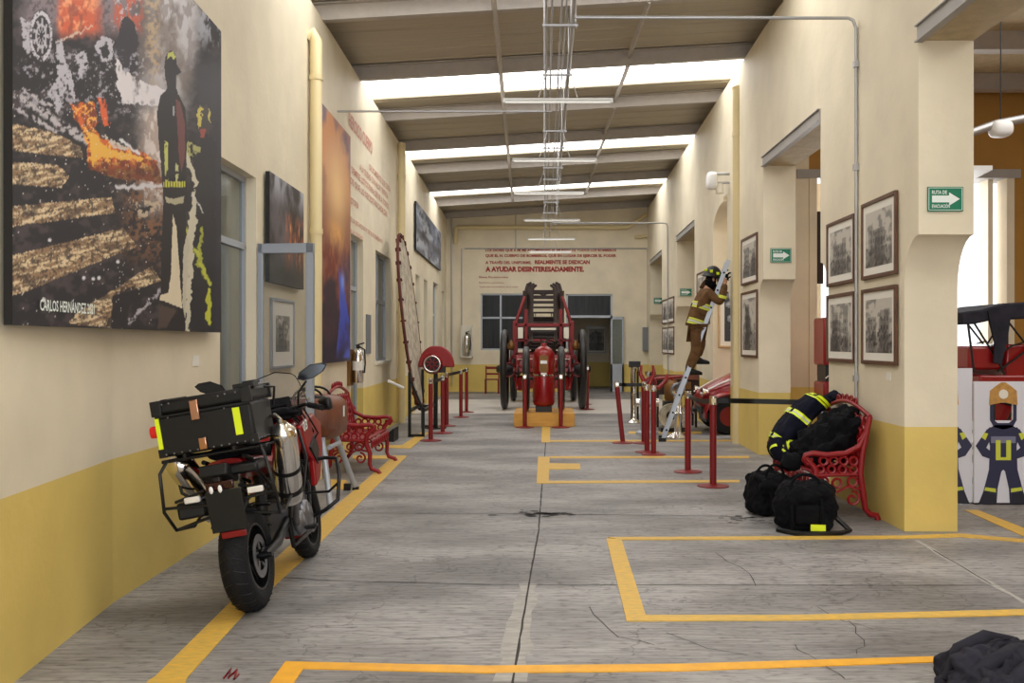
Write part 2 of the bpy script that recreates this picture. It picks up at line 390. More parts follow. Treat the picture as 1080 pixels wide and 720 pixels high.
LN = 'painted_floor_line'
flat_poly(LN, [(301, 698), (510, 702.5), (720, 700.5), (971, 693), (1080, 691), (1300, 687), (1300, 694), (1080, 697), (971, 699), (720, 708), (510, 710), (320, 705.5), (300, 735), (274, 735)], .005, M['oline'], label='bright orange line across the nearest floor')
flat_poly(LN, [(639.5, 568), (655.5, 569), (681, 649), (661, 655.5)], .005, M['yline'])
flat_poly(LN, [(661, 655.5), (681, 649), (840, 649), (1080, 643), (1250, 640), (1250, 645), (1080, 649), (840, 654.5)], .0056, M['yline'])
flat_poly(LN, [(641, 566.8), (840, 565.8), (953, 565.2), (1013, 563), (1080, 569), (1160, 575), (1160, 579), (1080, 572), (1013, 566.5), (953, 568.3), (840, 569), (655, 569.5)], .0062, M['yline'])
flat_poly(LN, [(1017, 538), (1031, 538), (1085, 559), (1120, 574), (1100, 576), (1080, 566)], .005, M['yline'])
flat_poly(LN, [(158, 717), (163.7, 713.7), (247.5, 631), (300, 580.5), (415, 481), (429, 481), (320, 590), (260, 645), (197.5, 715), (190, 735), (140, 735)], .005, M['yline'])
flat_poly(LN, [(372, 480.5), (429, 480.5), (427, 484), (372, 484)], .0056, M['yline'])
flat_poly(LN, [(344, 505.5), (365, 506.5), (371, 517), (344, 515)], .0056, M['yline'])
flat_poly(LN, [(444, 456), (453, 456), (433, 473), (400, 472), (400, 469.5), (424, 469.5)], .0056, M['yline'])
flat_poly(LN, [(567.5, 481.7), (579.7, 481.7), (578.7, 510), (566, 510)], .005, M['yline'])
flat_poly(LN, [(579.5, 488.5), (612, 489), (612, 495), (579.3, 495)], .005, M['yline'])
flat_poly(LN, [(571.7, 450), (580.3, 450), (580, 466.5), (571, 466.5)], .005, M['yline'])
for a in ([(578.5, 507.3), (780, 506.2), (780, 508.6), (578.5, 509.8)], [(580, 481.2), (790, 481), (790, 483), (580, 483.2)], [(580, 464.2), (775, 463.8), (775, 465.3), (580, 465.8)], [(663, 455), (740, 455), (740, 457.4), (663, 457.4)]):
    flat_poly(LN, a, .005, M['yline'])
mb = MB(); 
for a in ([(236, 716), (244, 706), (241, 716), (250, 707), (247, 717), (252, 712)],):
    mb.tube([G(*p)+Vector((0, 0, .006)) for p in a], .006, 4)
mb.build('red_chalk_mark', M['red'], floor, label='small red scribble on the concrete')

# ------------------------------------------------------------------ left wall
TH = .28; LTOP = 5.65; RTOP = 5.96
OPEN_L = [(7.8, 8.85, 0, 3.15), (13.7, 14.75, 0, 3.2), (16.0, 17.75, 1.26, 3.18), (21.9, 22.75, 0, 3.2), (23.7, 24.5, 0, 3.2), (26.1, 27.6, 1.3, 3.3), (29.0, 29.8, 0, 3.2)]
mb = MB()
def lw(Ya, Yb, z0, z1):
    ys = sorted({Ya, Yb} | ({5.76} if Ya < 5.76 < Yb else set()))
    for a, b in zip(ys[:-1], ys[1:]):
        mb.hexa([(XL(a)-TH, a, z0), (XL(a), a, z0), (XL(b), b, z0), (XL(b)-TH, b, z0), (XL(a)-TH, a, z1), (XL(a), a, z1), (XL(b), b, z1), (XL(b)-TH, b, z1)])
prev = -5.0
for a, b, z0, z1 in OPEN_L:
    lw(prev, a, 0, z1); lw(prev, a, z1, 6.3) if False else None
    prev = b
mb = MB(); prev = -5.0
for a, b, z0, z1 in OPEN_L:
    lw(prev, a, 0, LTOP); lw(a, b, z1, LTOP)
    if z0 > 0: lw(a, b, 0, z0)
    prev = b
lw(prev, 30.8, 0, LTOP)
mb.build('wall_left', M['wall'], kind='structure')
# service rooms behind the left openings
MB().box(-6, -5.8, 5.5, 33, 0, 3.6).build('wall_left_rooms', M['wall'], kind='structure')
MB().box(-6, -3.3, 5.5, 33, 3.45, 3.6).build('ceiling_left_rooms', M['cream'], kind='structure')
for y in (5.5, 11.9, 19.5, 33): MB().box(-5.8, XL(max(y, 6))-TH, y-.05, y+.05, 0, 3.45).build('wall_partition_left', M['wall'], kind='structure')
def al_opening(name, a, b, z0, z1, transom=None, mid=None, door=True):
    """aluminium frame with panes set back in an opening of the left wall"""
    x = lambda Y: XL(Y)-.12
    root = thing(name, None, None, (x((a+b)/2), (a+b)/2, z0)); root['kind'] = 'structure'
    f = MB(); t = .05
    def bar(ya, yb, za, zb): f.hexa([(x(ya)-.025, ya, za), (x(ya)+.025, ya, za), (x(yb)+.025, yb, za), (x(yb)-.025, yb, za), (x(ya)-.025, ya, zb), (x(ya)+.025, ya, zb), (x(yb)+.025, yb, zb), (x(yb)-.025, yb, zb)])
    bar(a, a+t, z0, z1); bar(b-t, b, z0, z1); bar(a, b, z1-t, z1); bar(a, b, z0, z0+t)
    if transom: bar(a, b, transom-.03, transom+.03)
    if mid: bar(mid-.02, mid+.02, z0, z1)
    f.build('frame', M['alu'], root, world=True)
    zs = [z0+t] + ([transom-.03, transom+.03] if transom else []) + [z1-t]
    for i in range(0, len(zs), 2):
        g = MB(); g.add([(x(a+t), a+t, zs[i]), (x(b-t), b-t, zs[i]), (x(b-t), b-t, zs[i+1]), (x(a+t), a+t, zs[i+1])], [(0, 1, 2, 3)])
        g.build('pane', M['glass'], root, world=True)
    return root
d1 = al_opening('door_1', 7.8, 8.85, 0, 3.15, 2.5)
al_opening('door_2', 13.7, 14.75, 0, 3.2, 2.43)
al_opening('window_1', 16.0, 17.75, 1.26, 3.18, 2.33, 16.85)
al_opening('door_3', 21.9, 22.75, 0, 3.2, 2.4); al_opening('door_4', 23.7, 24.5, 0, 3.2, 2.4)
al_opening('window_2', 26.1, 27.6, 1.3, 3.3, 2.4); al_opening('door_5', 29.0, 29.8, 0, 3.2, 2.4)
MB().hexa([(XL(16)-.1, 15.95, 1.22), (XL(16)+.03, 15.95, 1.22), (XL(17.8)+.03, 17.8, 1.22), (XL(17.8)-.1, 17.8, 1.22), (XL(16)-.1, 15.95, 1.27), (XL(16)+.03, 15.95, 1.27), (XL(17.8)+.03, 17.8, 1.27), (XL(17.8)-.1, 17.8, 1.27)]).build('trim_window_sill', M['cream'], kind='structure')
# leaf of the first door, swung out into the hall
leaf = thing('door_leaf', 'grey aluminium glass door leaf swung out from the left wall behind the motorcycle', 'door', (XL(8.85)+.02, 8.86, .03))
w_, h_ = .53, 2.5
f = MB(); t = .07
for b_ in ((0, .045, 0, h_), (w_-t, w_, 0, h_), (0, w_, h_-.09, h_), (0, w_, 0, .12)): f.box(b_[0], b_[1], -.02, .02, b_[2], b_[3])
f.build('leaf_frame', M['alu'], leaf, bevel=.004)
MB().box(.045, w_-t, -.004, .004, .12, h_-.09).build('pane', mat('smoked_glass', (92, 96, 92), .05, alpha=.24, spec=.8), leaf)
hd = MB().cyl((w_-.035, -.02, 1.05), (w_-.035, -.07, 1.05), .01).cyl((w_-.035, -.06, 1.05), (w_-.14, -.06, 1.05), .01); hd.build('handle', M['chrome'], leaf)
leaf.rotation_euler = (0, 0, math.radians(-4))

# ------------------------------------------------------------------ right wall: pillars with haunches and headers
def rprism(mb, poly, d0=0.0, d1=.45):
    mb.prism(poly, lambda y, z: Vector((XR(y)+d0, y, z)), lambda y, z: Vector((XR(y)+d1, y, z)))
def pillar(mb, a, b, hz=2.48, e=.3, ea=None, za=None):
    ea = e if ea is None else ea; za = hz if za is None else za
    def curve(y0, dy, zt, dz, n=7): return [(y0+dy*(1-math.cos(k/n*PI/2)), zt-dz+dz*math.sin(k/n*PI/2)) for k in range(n+1)]
    up = curve(a, -ea, za, .42); dn = curve(b, e, hz, .42)
    poly = [(a, 0), (b, 0)] + dn + [(b+e, 4.12), (a-ea, 4.12)] + up[::-1]
    rprism(mb, poly)
mb = MB()
PILL = [(2.0, 4.6), (7.95, 10.06), (13.37, 15.6), (17.4, 19.5), (23.1, 25.9), (29.9, 30.55)]
for i, (a, b) in enumerate(PILL):
    if i == 3: pillar(mb, a, b, ea=1.1, za=4.05)
    else: pillar(mb, a, b)
for a, b in zip((-5, 2, 13), (2, 13, 30.8)):
    mb.hexa([(XR(a), a, 4.12), (XR(a)+.45, a, 4.12), (XR(b)+.45, b, 4.12), (XR(b), b, 4.12), (XR(a), a, RTOP), (XR(a)+.45, a, RTOP), (XR(b)+.45, b, RTOP), (XR(b), b, RTOP)])
wr = mb.build('wall_right', M['wall'], kind='structure')
for nm, xf, z0 in (('trim_eave_left', lambda Y: XL(Y)-TH-.06, 5.5), ('trim_eave_right', lambda Y: XR(Y)+.45, 5.8)):
    m_ = MB()
    for a, b in ((-5, 5.76), (5.76, 13), (13, 30.8)): m_.hexa([(xf(a), a, z0), (xf(a)+.06, a, z0), (xf(b)+.06, b, z0), (xf(b), b, z0), (xf(a), a, 6.5), (xf(a)+.06, a, 6.5), (xf(b)+.06, b, 6.5), (xf(b), b, 6.5)])
    m_.build(nm, M['purlin'], kind='structure')
# steel angles and plastered soffits of the headers
for i, (a, b) in enumerate([(-4.9, 1.7), (4.9, 7.65), (10.36, 13.07), (19.8, 22.8), (26.2, 29.6)]):
    h = MB(); h.hexa([(XR(a)-.035, a, 4.04), (XR(a)+.03, a, 4.04), (XR(b)+.03, b, 4.04), (XR(b)-.035, b, 4.04), (XR(a)-.035, a, 4.055), (XR(a)+.03, a, 4.055), (XR(b)+.03, b, 4.055), (XR(b)-.035, b, 4.055)])
    h.hexa([(XR(a)-.035, a, 4.17), (XR(a), a, 4.17), (XR(b), b, 4.17), (XR(b)-.035, b, 4.17), (XR(a)-.035, a, 4.18), (XR(a), a, 4.18), (XR(b), b, 4.18), (XR(b)-.035, b, 4.18)])
    h.hexa([(XR(a)-.012, a, 4.055), (XR(a), a, 4.055), (XR(b), b, 4.055), (XR(b)-.012, b, 4.055), (XR(a)-.012, a, 4.17), (XR(a), a, 4.17), (XR(b), b, 4.17), (XR(b)-.012, b, 4.17)])
    h.build('trim_header_steel', M['steel'], kind='structure')
    MB().hexa([(XR(a)+.03, a, 4.06), (XR(a)+.45, a, 4.06), (XR(b)+.45, b, 4.06), (XR(b)+.03, b, 4.06), (XR(a)+.03, a, 4.121), (XR(a)+.45, a, 4.121), (XR(b)+.45, b, 4.121), (XR(b)+.03, b, 4.121)]).build('trim_header_soffit', M['soffit'], kind='structure')

# ------------------------------------------------------------------ back wall with window, transom and door
YB = 30.5
def bx(px): return (px-CX)*YB/F
def bz(py): return 1.6-(py-CY)*YB/F
wl0, wl1, wz0, wz1 = bx(507), bx(562), bz(369), bz(309.5)
dl0, dl1, dz1, tz0, tz1 = bx(597), bx(646), bz(334), bz(332), bz(310)
mb = MB()
for (a, b, z0, z1) in [(-3.6, wl0, 0, 6.4), (wl0, wl1, 0, wz0), (wl0, wl1, wz1, 6.4), (wl1, dl0, 0, 6.4), (dl0, dl1, tz1, 6.4), (dl1, 4.0, 0, 6.4)]:
    mb.box(a, b, YB, YB+.25, z0, z1)
wb = mb.build('wall_back', M['wall'], kind='structure')
win = thing('window_3', None, None, ((wl0+wl1)/2, YB+.1, wz0)); win['kind'] = 'structure'
f = MB()
for a, b, c, d in [(wl0, wl0+.05, wz0, wz1), (wl1-.05, wl1, wz0, wz1), (wl0, wl1, wz0, wz0+.05), (wl0, wl1, wz1-.05, wz1), (bx(528)-.03, bx(528)+.03, wz0, wz1), (wl0, wl1, bz(335)-.03, bz(335)+.03)]: f.box(a, b, YB+.05, YB+.1, c, d)
f.build('frame', M['alu'], win, world=True); MB().box(wl0, wl1, YB+.07, YB+.08, wz0, wz1).build('pane', M['darkglass'], win, world=True)
dr = thing('door_6', None, None, ((dl0+dl1)/2, YB+.1, 0)); dr['kind'] = 'structure'
f = MB()
for a, b, c, d in [(dl0, dl0+.06, 0, tz1), (dl1-.06, dl1, 0, tz1), (dl0, dl1, tz1-.05, tz1), (dl0, dl1, dz1-.03, dz1+.05)]: f.box(a, b, YB+.05, YB+.12, c, d)
f.build('frame', M['alu'], dr, world=True); MB().box(dl0+.05, dl1-.05, YB+.07, YB+.08, dz1, tz1-.04).build('transom_pane', M['darkglass'], dr, world=True)
lf = MB(); x0, x1 = bx(644), bx(657.5); 
for a, b, c, d in [(x0, x0+.05, 0, dz1), (x1-.05, x1, 0, dz1), (x0, x1, dz1-.08, dz1), (x0, x1, 0, .9)]: lf.box(a, b, YB-.1, YB-.05, c, d)
lf.build('door_leaf', M['alu'], dr, world=True)
MB().box(x0+.05, x1-.05, YB-.08, YB-.07, .9, dz1-.08).build('leaf_pane', M['glass'], dr, world=True)
# the room behind the back door
MB().box(-3.6, 4, 34.2, 34.4, 0, 3.2).build('wall_back_room', M['wall'], kind='structure')
MB().box(-3.6, 4, YB+.25, 34.4, 3.2, 3.35).build('ceiling_back_room', M['cream'], kind='structure')
MB().box(-3.7, -3.5, YB+.25, 34.4, 0, 3.2).build('wall_back_room_left', M['wall'], kind='structure')
MB().box(3.5, 3.7, YB+.25, 34.4, 0, 3.2).build('wall_back_room_right', M['wall'], kind='structure')

# ------------------------------------------------------------------ ceiling, skylights, purlins, braces
STR = [(-1.2, .5), (4.1, 5.8), (9.4, 11.2), (14.6, 16.4), (19.9, 21.8), (25.2, 27.25)]
mb = MB(); prev = -5
def cslab(mb, a, b, t0=0, t1=.08):
    x0, x1 = -3.6, 4.0
    mb.hexa([(x0, a, ZC(x0, a)+t0), (x1, a, ZC(x1, a)+t0), (x1, b, ZC(x1, b)+t0), (x0, b, ZC(x0, b)+t0), (x0, a, ZC(x0, a)+t1), (x1, a, ZC(x1, a)+t1), (x1, b, ZC(x1, b)+t1), (x0, b, ZC(x0, b)+t1)])
for a, b in STR:
    cslab(mb, prev, a); prev = b
cslab(mb, prev, 30.9)
for Y in np.arange(-4.6, 30.5, .46):          # folds of the roof sheet
    if not any(a-.05 < Y < b+.05 for a, b in STR):
        x0, x1 = -3.3, 3.5; mb.hexa([(x0, Y, ZC(x0, Y)-.012), (x1, Y, ZC(x1, Y)-.012), (x1, Y+.03, ZC(x1, Y)-.012), (x0, Y+.03, ZC(x0, Y)-.012), (x0, Y-.02, ZC(x0, Y)), (x1, Y-.02, ZC(x1, Y)), (x1, Y+.05, ZC(x1, Y)), (x0, Y+.05, ZC(x0, Y))])
mb.build('ceiling', M['ceiling'], kind='structure')
for i, (a, b) in enumerate(STR):
    m_ = MB(); cslab(m_, a, b, .03, .05); m_.build('window_%d' % (10+i), M['skylight'], kind='structure')
for Y in (-1.5+2.655*k for k in range(13)):
    m_ = MB(); x0, x1 = XL(Y)-.27, XR(Y)+.44; d = .2
    def pb(dy0, dy1, dz0, dz1): m_.hexa([(x0, Y+dy0, ZC(x0, Y)+dz0), (x1, Y+dy0, ZC(x1, Y)+dz0), (x1, Y+dy1, ZC(x1, Y)+dz0), (x0, Y+dy1, ZC(x0, Y)+dz0), (x0, Y+dy0, ZC(x0, Y)+dz1), (x1, Y+dy0, ZC(x1, Y)+dz1), (x1, Y+dy1, ZC(x1, Y)+dz1), (x0, Y+dy1, ZC(x0, Y)+dz1)])
    pb(-.02, .02, -d, -.005); pb(-.02, .09, -d-.015, -d); pb(-.09, -.02, -.03, -.015); pb(.075, .09, -d, -d+.025)
    m_.build('ceiling_purlin', M['purlin'], kind='structure')
for i, (xa, xb) in enumerate([(-.55, -.97), (1.34, 1.2)]):
    m_ = MB()
    ys = [-1.5+2.655*k for k in range(1, 12)]
    for a, b in zip(ys[:-1], ys[1:]):
        q = lambda Y: xa+(xb-xa)*(Y-8)/22
        m_.tube([(q(a), a, ZC(q(a), a)-.21), (q(b), b, ZC(q(b), b)-.10 if i else ZC(q(b), b)-.21)], .034, 4)
    m_.build('ceiling_brace', M['purlin'], kind='structure')

# ------------------------------------------------------------------ side hall on the right
mb = MB(); xo0, xo1, zo = 4.23, 7.5, 4.22
mb.box(xo1, 9.2, 15, 15.5, 0, 5.9).box(xo0, xo1, 15, 15.5, zo+.14, 5.9)
mb.build('wall_side_hall', M['ochre'], kind='structure'); MB().box(3.52, xo0, 15, 15.5, 0, 5.9).build('wall_side_hall_end', M['wall'], kind='structure')
MB().box(xo0-.2, xo1+.1, 14.96, 15.5, zo, zo+.14).build('trim_lintel', M['steel'], kind='structure')
f = MB().box(xo1-.12, xo1, 14.97, 15.3, 0, zo).box(7.14, 7.22, 15.1, 15.4, 0, zo).box(xo0, xo0+.12, 14.97, 15.3, 0, zo)
f.build('window_frame_side_hall', M['wall'], kind='structure')
MB().box(9.2, 9.5, -5, 15.5, 0, 5.9).build('wall_side_right', M['ochre'], kind='structure')
MB().box(3.5, 9.5, -5, 15.5, 5.75, 5.9).build('ceiling_side_hall', M['soffit'], kind='structure')
for Y in (1.5, 4, 7, 10.2, 12.5, 14.46):
    MB().box(3.5, 9.3, Y, Y+.12, 5.5, 5.78).box(3.5, 9.3, Y-.04, Y+.16, 5.49, 5.51).build('ceiling_beam_side_hall', M['purlin'], kind='structure')
MB().box(xo0+.12, 4.52, 15.2, 15.28, 2.55, 3.72).build('window_shutter', M['wood'], kind='structure')
# beyond the side hall the passage behind the pillars
MB().box(4.9, 5.1, 17.3, 31, 0, 5).build('wall_passage', M['wall'], kind='structure')
MB().box(3.6, 5.1, 17.3, 31, 4.9, 5.0).build('ceiling_passage', M['cream'], kind='structure')
MB().box(3.4, 5.1, 30.6, 30.8, 0, 5).build('wall_passage_end', M['wall'], kind='structure')
# ------------------------------------------------------------------ big pictures on the left wall
def wl(Y, z, off=0.0): return Vector((XL(Y)+off, Y, z))
def canvas(name, label, cat, Ya, Yb, z0, z1, fun, nx, ny, th=.04, off=.03, side=(16, 14, 16), xa=None, xb=None, part='printed_face'):
    xa = XL(Ya)+off if xa is None else xa; xb = XL(Yb)+off if xb is None else xb
    r = thing(name, label, cat, ((xa+xb)/2, (Ya+Yb)/2, z0))
    MB().hexa([(xa, Ya, z0), (xa+th, Ya, z0), (xb+th, Yb, z0), (xb, Yb, z0), (xa, Ya, z1), (xa+th, Ya, z1), (xb+th, Yb, z1), (xb, Yb, z1)]).build('panel', mat('panel_edge', side, .6), r, world=True)
    e = th+.002
    picture(part, (xa+e, Ya, z1), (xb+e, Yb, z1), (xb+e, Yb, z0), (xa+e, Ya, z0), nx, ny, fun, r)
    return r
def art_fire(u, v):
    # drawing plan of the print, laid out in the measured rows and columns of the sheet
    Ya, Yb = 4.27, 7.55; xa, xb = -2.42, -2.60; Y = Ya+(Yb-Ya)*u; X = xa+(xb-xa)*u; z = 4.1+(1.68-4.1)*v
    px = CX+X*F/Y; py = CY-(z-1.6)*F/Y
    n1 = fbm(px/9, py/9, 5); n2 = fbm(px/3.2+40, py/3.2, 4); n3 = fbm(px/22+9, py/30+3, 4); n4 = fbm(px/5+70, py/12+11, 5)
    wx = px+7*(n1-.5)+4*(n2-.5); wy = py+7*(n4-.5)+4*(n2-.5)
    P_ = lambda pts, hard=False: (inpoly(px, py, pts) if hard else inpoly(wx, wy, pts)).astype(float)
    def line(x0, y0, x1, y1, w):
        t = ((wx-x0)*(x1-x0)+(wy-y0)*(y1-y0))/((x1-x0)**2+(y1-y0)**2); d = np.abs((wx-x0)*(y1-y0)-(wy-y0)*(x1-x0))/math.hypot(x1-x0, y1-y0)
        return ((t > 0) & (t < 1))*sstep(w, w*.3, d)
    img = np.tile(np.array(lin(30, 26, 33)[:3]), (len(u), 1)); img = mixc(img, sstep(.5, .72, n1)*.6, (84, 72, 74))
    # smoke
    sm = sstep(134, 166, wx)*sstep(190, 30, wy+50*(n3-.5))*sstep(222, 200, wx+wy*.14)
    img = mixc(img, sm*.9, (150, 140, 136)); img = mixc(img, sm*sstep(.38, .62, n3), (206, 202, 206)); img = mixc(img, sm*sstep(.52, .42, n4)*.6, (120, 104, 98))
    img = mixc(img, sstep(150, 160, wx)*sstep(172, 164, wx)*sstep(110, 60, wy)*sstep(.45, .6, n2)*.8, (196, 168, 130))
    # sky and fire, upper left
    g = sstep(16, 34, wx)*sstep(150, 130, wx)*sstep(46, 20, wy); img = mixc(img, g*.75, (150, 134, 140)); img = mixc(img, g*sstep(.5, .62, n2)*.7, (70, 62, 70))
    f = sstep(56, 66, wx)*sstep(112, 96, wx)*sstep(44, 30, wy); img = mixc(img, f, (212, 96, 58)); img = mixc(img, f*sstep(.48, .66, n1), (244, 160, 112)); img = mixc(img, f*sstep(.5, .38, n4)*.7, (150, 66, 48))
    f = sstep(114, 122, wx)*sstep(154, 144, wx)*sstep(46, 14, wy); img = mixc(img, f*sstep(.42, .56, n4), (196, 92, 66)); img = mixc(img, f*sstep(.56, .66, n2)*.8, (206, 196, 200))
    img = mixc(img, P_([(122, 60), (124, 30), (133, 16), (140, 24), (145, 44), (146, 66), (136, 84), (128, 78)]), (46, 40, 50))
    img = mixc(img, line(60, 44, 96, 28, 1.6), (214, 190, 170))
    # wreck: scattered foam highlights
    sp = sstep(.54, .62, n2)*sstep(.42, .56, n1)*sstep(15, 25, px)*sstep(165, 150, px)*sstep(50, 60, py)*sstep(130, 104, py); img = mixc(img, sp*.85, (176, 172, 184))
    for poly in ([(58, 44), (66, 40), (68, 60), (74, 78), (80, 108), (70, 90), (62, 122), (52, 100), (60, 76)], [(100, 50), (108, 36), (118, 42), (119, 62), (108, 66)], [(80, 58), (90, 52), (93, 72), (84, 82)], [(22, 18), (34, 24), (36, 50), (26, 58)]):
        img = mixc(img, P_(poly)*sstep(.38, .5, n2+.06), (190, 186, 196))
    img = mixc(img, P_([(105, 50), (113, 48), (115, 58), (108, 62)]), (36, 34, 42))
    d = np.hypot((px-43)/11.5, (py-38)/26); img = mixc(img, sstep(1.12, 1.02, d), (44, 40, 48)); img = mixc(img, (np.abs(d-.93) < .10)*sstep(.3, .42, n2), (204, 200, 208))
    a = np.arctan2((py-38)/26, (px-43)/11.5); img = mixc(img, (d < .72)*(d > .12)*(np.cos(a*9) > .35)*.85, (200, 196, 204)); img = mixc(img, (np.abs(d-.45) < .07)*.8, (200, 196, 204))
    # splintered debris
    for l in ((14, 98, 92, 150, 6), (14, 112, 62, 142, 3.5), (60, 130, 100, 152, 6), (20, 92, 60, 116, 3)): img = mixc(img, line(*l)*sstep(.4, .52, n2), (192, 184, 188))
    # white spray
    s = P_([(122, 62), (132, 72), (150, 86), (178, 97), (174, 113), (128, 108), (123, 90)]); img = mixc(img, s*sstep(.25, .5, n4+.08), (222, 216, 220))
    s = sstep(142, 160, wx)*sstep(178, 168, px)*sstep(108, 124, wy)*sstep(240, 190, wy); img = mixc(img, s*.85, (186, 166, 154)); img = mixc(img, s*sstep(.46, .58, n4)*.8, (224, 214, 210))
    # flames
    f = P_([(76, 110), (98, 106), (104, 128), (98, 134), (106, 146), (150, 160), (166, 170), (172, 194), (120, 188), (92, 178), (90, 142), (78, 124)])
    img = mixc(img, f, (128, 50, 24)); img = mixc(img, f*sstep(.40, .56, n4), (214, 100, 34)); img = mixc(img, f*sstep(.52, .64, n2), (246, 176, 80)); img = mixc(img, f*sstep(166, 182, wy)*.8, (74, 36, 26))
    img = mixc(img, P_([(103, 104), (110, 104), (117, 130), (110, 134)])*sstep(.35, .5, n4), (224, 98, 44))
    img = mixc(img, P_([(92, 138), (100, 142), (110, 156), (150, 165), (148, 169), (106, 165), (97, 176)]), (236, 180, 70))
    img = mixc(img, P_([(104, 140), (128, 152), (146, 160), (120, 157)])*sstep(.4, .55, n2), (206, 196, 184)); img = mixc(img, line(126, 146, 146, 162, 2), (222, 220, 224))
    img = mixc(img, sstep(118, 150, px)*sstep(178, 168, px)*sstep(182, 196, py)*sstep(290, 250, py)*sstep(.42, .62, n2)*.85, (136, 94, 66))
    # beams
    beams = [[(5, 128), (14, 131), (58, 140), (84, 154), (88, 166), (70, 165), (5, 158)], [(5, 170), (60, 174), (73, 186), (64, 198), (5, 193)], [(5, 218), (117, 208), (122, 224), (5, 240)],
             [(5, 272), (130, 240), (144, 260), (25, 308), (5, 313)], [(72, 341), (80, 330), (160, 280), (170, 296), (150, 303), (118, 312), (117, 346)]]
    for k, poly in enumerate(beams):
        m_ = inpoly(px+2*(n2-.5), py+3*(n1-.5), poly).astype(float); g = fbm(px/14+k*5, py/2.2+px/9, 4); g2 = fbm(px/2.2+k, py/2.2, 3)
        img = mixc(img, m_, (150, 120, 90)); img = mixc(img, m_*sstep(.45, .62, g), (228, 204, 164)); img = mixc(img, m_*sstep(.48, .36, g2)*.9, (72, 54, 46)); img = mixc(img, m_*sstep(.44, .32, n1)*.7, (60, 46, 42))
    img = mixc(img, P_([(112, 344), (124, 308), (150, 302), (160, 306), (140, 320), (130, 346)])*.9, (26, 22, 28))
    img = mixc(img, (fbm(px/1.2, py/1.2+80, 2) > .86)*sstep(50, 120, py)*(px < 160)*1.0, (220, 214, 210))
    for cx, cy in ((88, 293), (98, 294), (104, 293), (52, 253), (124, 276), (46, 316)): img = mixc(img, sstep(2.4, 1.2, np.hypot(px-cx, py-cy)), (226, 224, 230))
    img = mixc(img, line(134, 341, 174, 303, 2.4)*sstep(.3, .5, n2), (176, 170, 176)); img = mixc(img, line(122, 197, 174, 197, 3), (206, 202, 206)); img = mixc(img, P_([(140, 213), (168, 212), (170, 221), (146, 232)])*sstep(.4, .5, n2), (190, 170, 146)); img = mixc(img, P_([(145, 219), (164, 216), (152, 226)]), (30, 26, 32))
    # second firefighter with the hose, right edge
    img = mixc(img, sstep(204, 212, wx)*sstep(40, 80, wy)*.9, (44, 42, 52)); img = mixc(img, sstep(205, 212, wx)*sstep(.5, .62, n4)*sstep(60, 30, wy), (170, 172, 182))
    img = mixc(img, P_([(198, 205), (206, 168), (212, 148), (219, 140), (227, 150), (227, 352), (193, 352), (199, 270)]), (32, 30, 38))
    img = mixc(img, P_([(209, 128), (211, 114), (216, 110), (221, 118), (222, 134), (217, 146), (211, 142)]), (64, 58, 58)); img = mixc(img, P_([(208, 118), (211, 112), (213, 130), (210, 134)])*1.0, (206, 190, 90)); img = mixc(img, P_([(219, 114), (222, 120), (222, 130), (219, 124)])*1.0, (206, 190, 90)); img = mixc(img, P_([(211, 136), (218, 136), (217, 146), (212, 146)])*.8, (176, 74, 60))
    img = mixc(img, P_([(194, 150), (202, 150), (212, 156), (210, 162), (200, 166), (195, 162)])*sstep(.38, .5, n2), (176, 174, 110))
    img = mixc(img, P_([(193, 158), (199, 162), (209, 190), (203, 204), (199, 238), (197, 288), (195, 348), (199, 350), (203, 282), (207, 222), (205, 192), (197, 172)]), (206, 200, 178))
    img = mixc(img, line(206, 262, 221, 302, 2.6)+line(196, 238, 203, 266, 2), (190, 194, 66)); img = mixc(img, line(213, 240, 209, 280, 1.6), (170, 174, 60)); img = mixc(img, P_([(218, 305), (222, 305), (222, 345), (217, 335)]), (196, 200, 60)); img = mixc(img, line(203, 205, 214, 226, 1), (214, 210, 206))
    # foreground firefighter, from behind
    H_ = lambda pts: inpoly(px+1.6*(n2-.5), py+1.6*(n1-.5), pts).astype(float)
    img = mixc(img, H_([(168, 350), (170, 280), (172, 206), (167, 146), (165, 120), (169, 100), (174, 96), (178, 88), (185, 92), (190, 104), (195, 114), (197, 150), (195, 200), (197, 262), (195, 350)]), (30, 26, 31))
    img = mixc(img, H_([(173, 72), (174, 60), (179, 53), (184, 56), (187, 70), (191, 76), (186, 79), (185, 98), (177, 98), (174, 82)]), (34, 30, 38))
    img = mixc(img, H_([(176, 62), (177, 56), (182, 54), (185, 60), (183, 63), (180, 59)]), (196, 196, 104))
    img = mixc(img, H_([(185, 104), (190, 108), (195, 132), (195, 166), (191, 182), (188, 160)])*.8, (122, 66, 66)); img = mixc(img, H_([(182, 112), (184, 112), (184, 122), (182, 122)])*.8, (190, 186, 190))
    img = mixc(img, H_([(173, 148), (177, 150), (177, 190), (174, 196)])*sstep(.35, .5, n2), (196, 196, 104)); img = mixc(img, H_([(185, 172), (188, 174), (188, 192), (185, 192)])*sstep(.35, .5, n2), (196, 196, 140))
    img = mixc(img, (np.abs(py-194+1.5*(n1-.5)) < 3)*(px > 172)*(px < 195)*(np.sin(px*2.2) > -.6)*1.0, (200, 198, 66))
    img = mixc(img, H_([(174, 207), (182, 210), (194, 207), (193, 214), (184, 216), (175, 213)]), (176, 168, 140))
    img = mixc(img, H_([(182, 226), (186, 240), (190, 300), (192, 325), (168, 316), (169, 311), (177, 309), (180, 290)]), (220, 206, 178))
    img = mixc(img, H_([(193, 262), (201, 232), (206, 222), (203, 262), (197, 300), (195, 336), (192, 320)])*.9, (206, 198, 176)); img = mixc(img, H_([(169, 322), (186, 326), (175, 346), (166, 346)])*.8, (84, 68, 62))
    return img
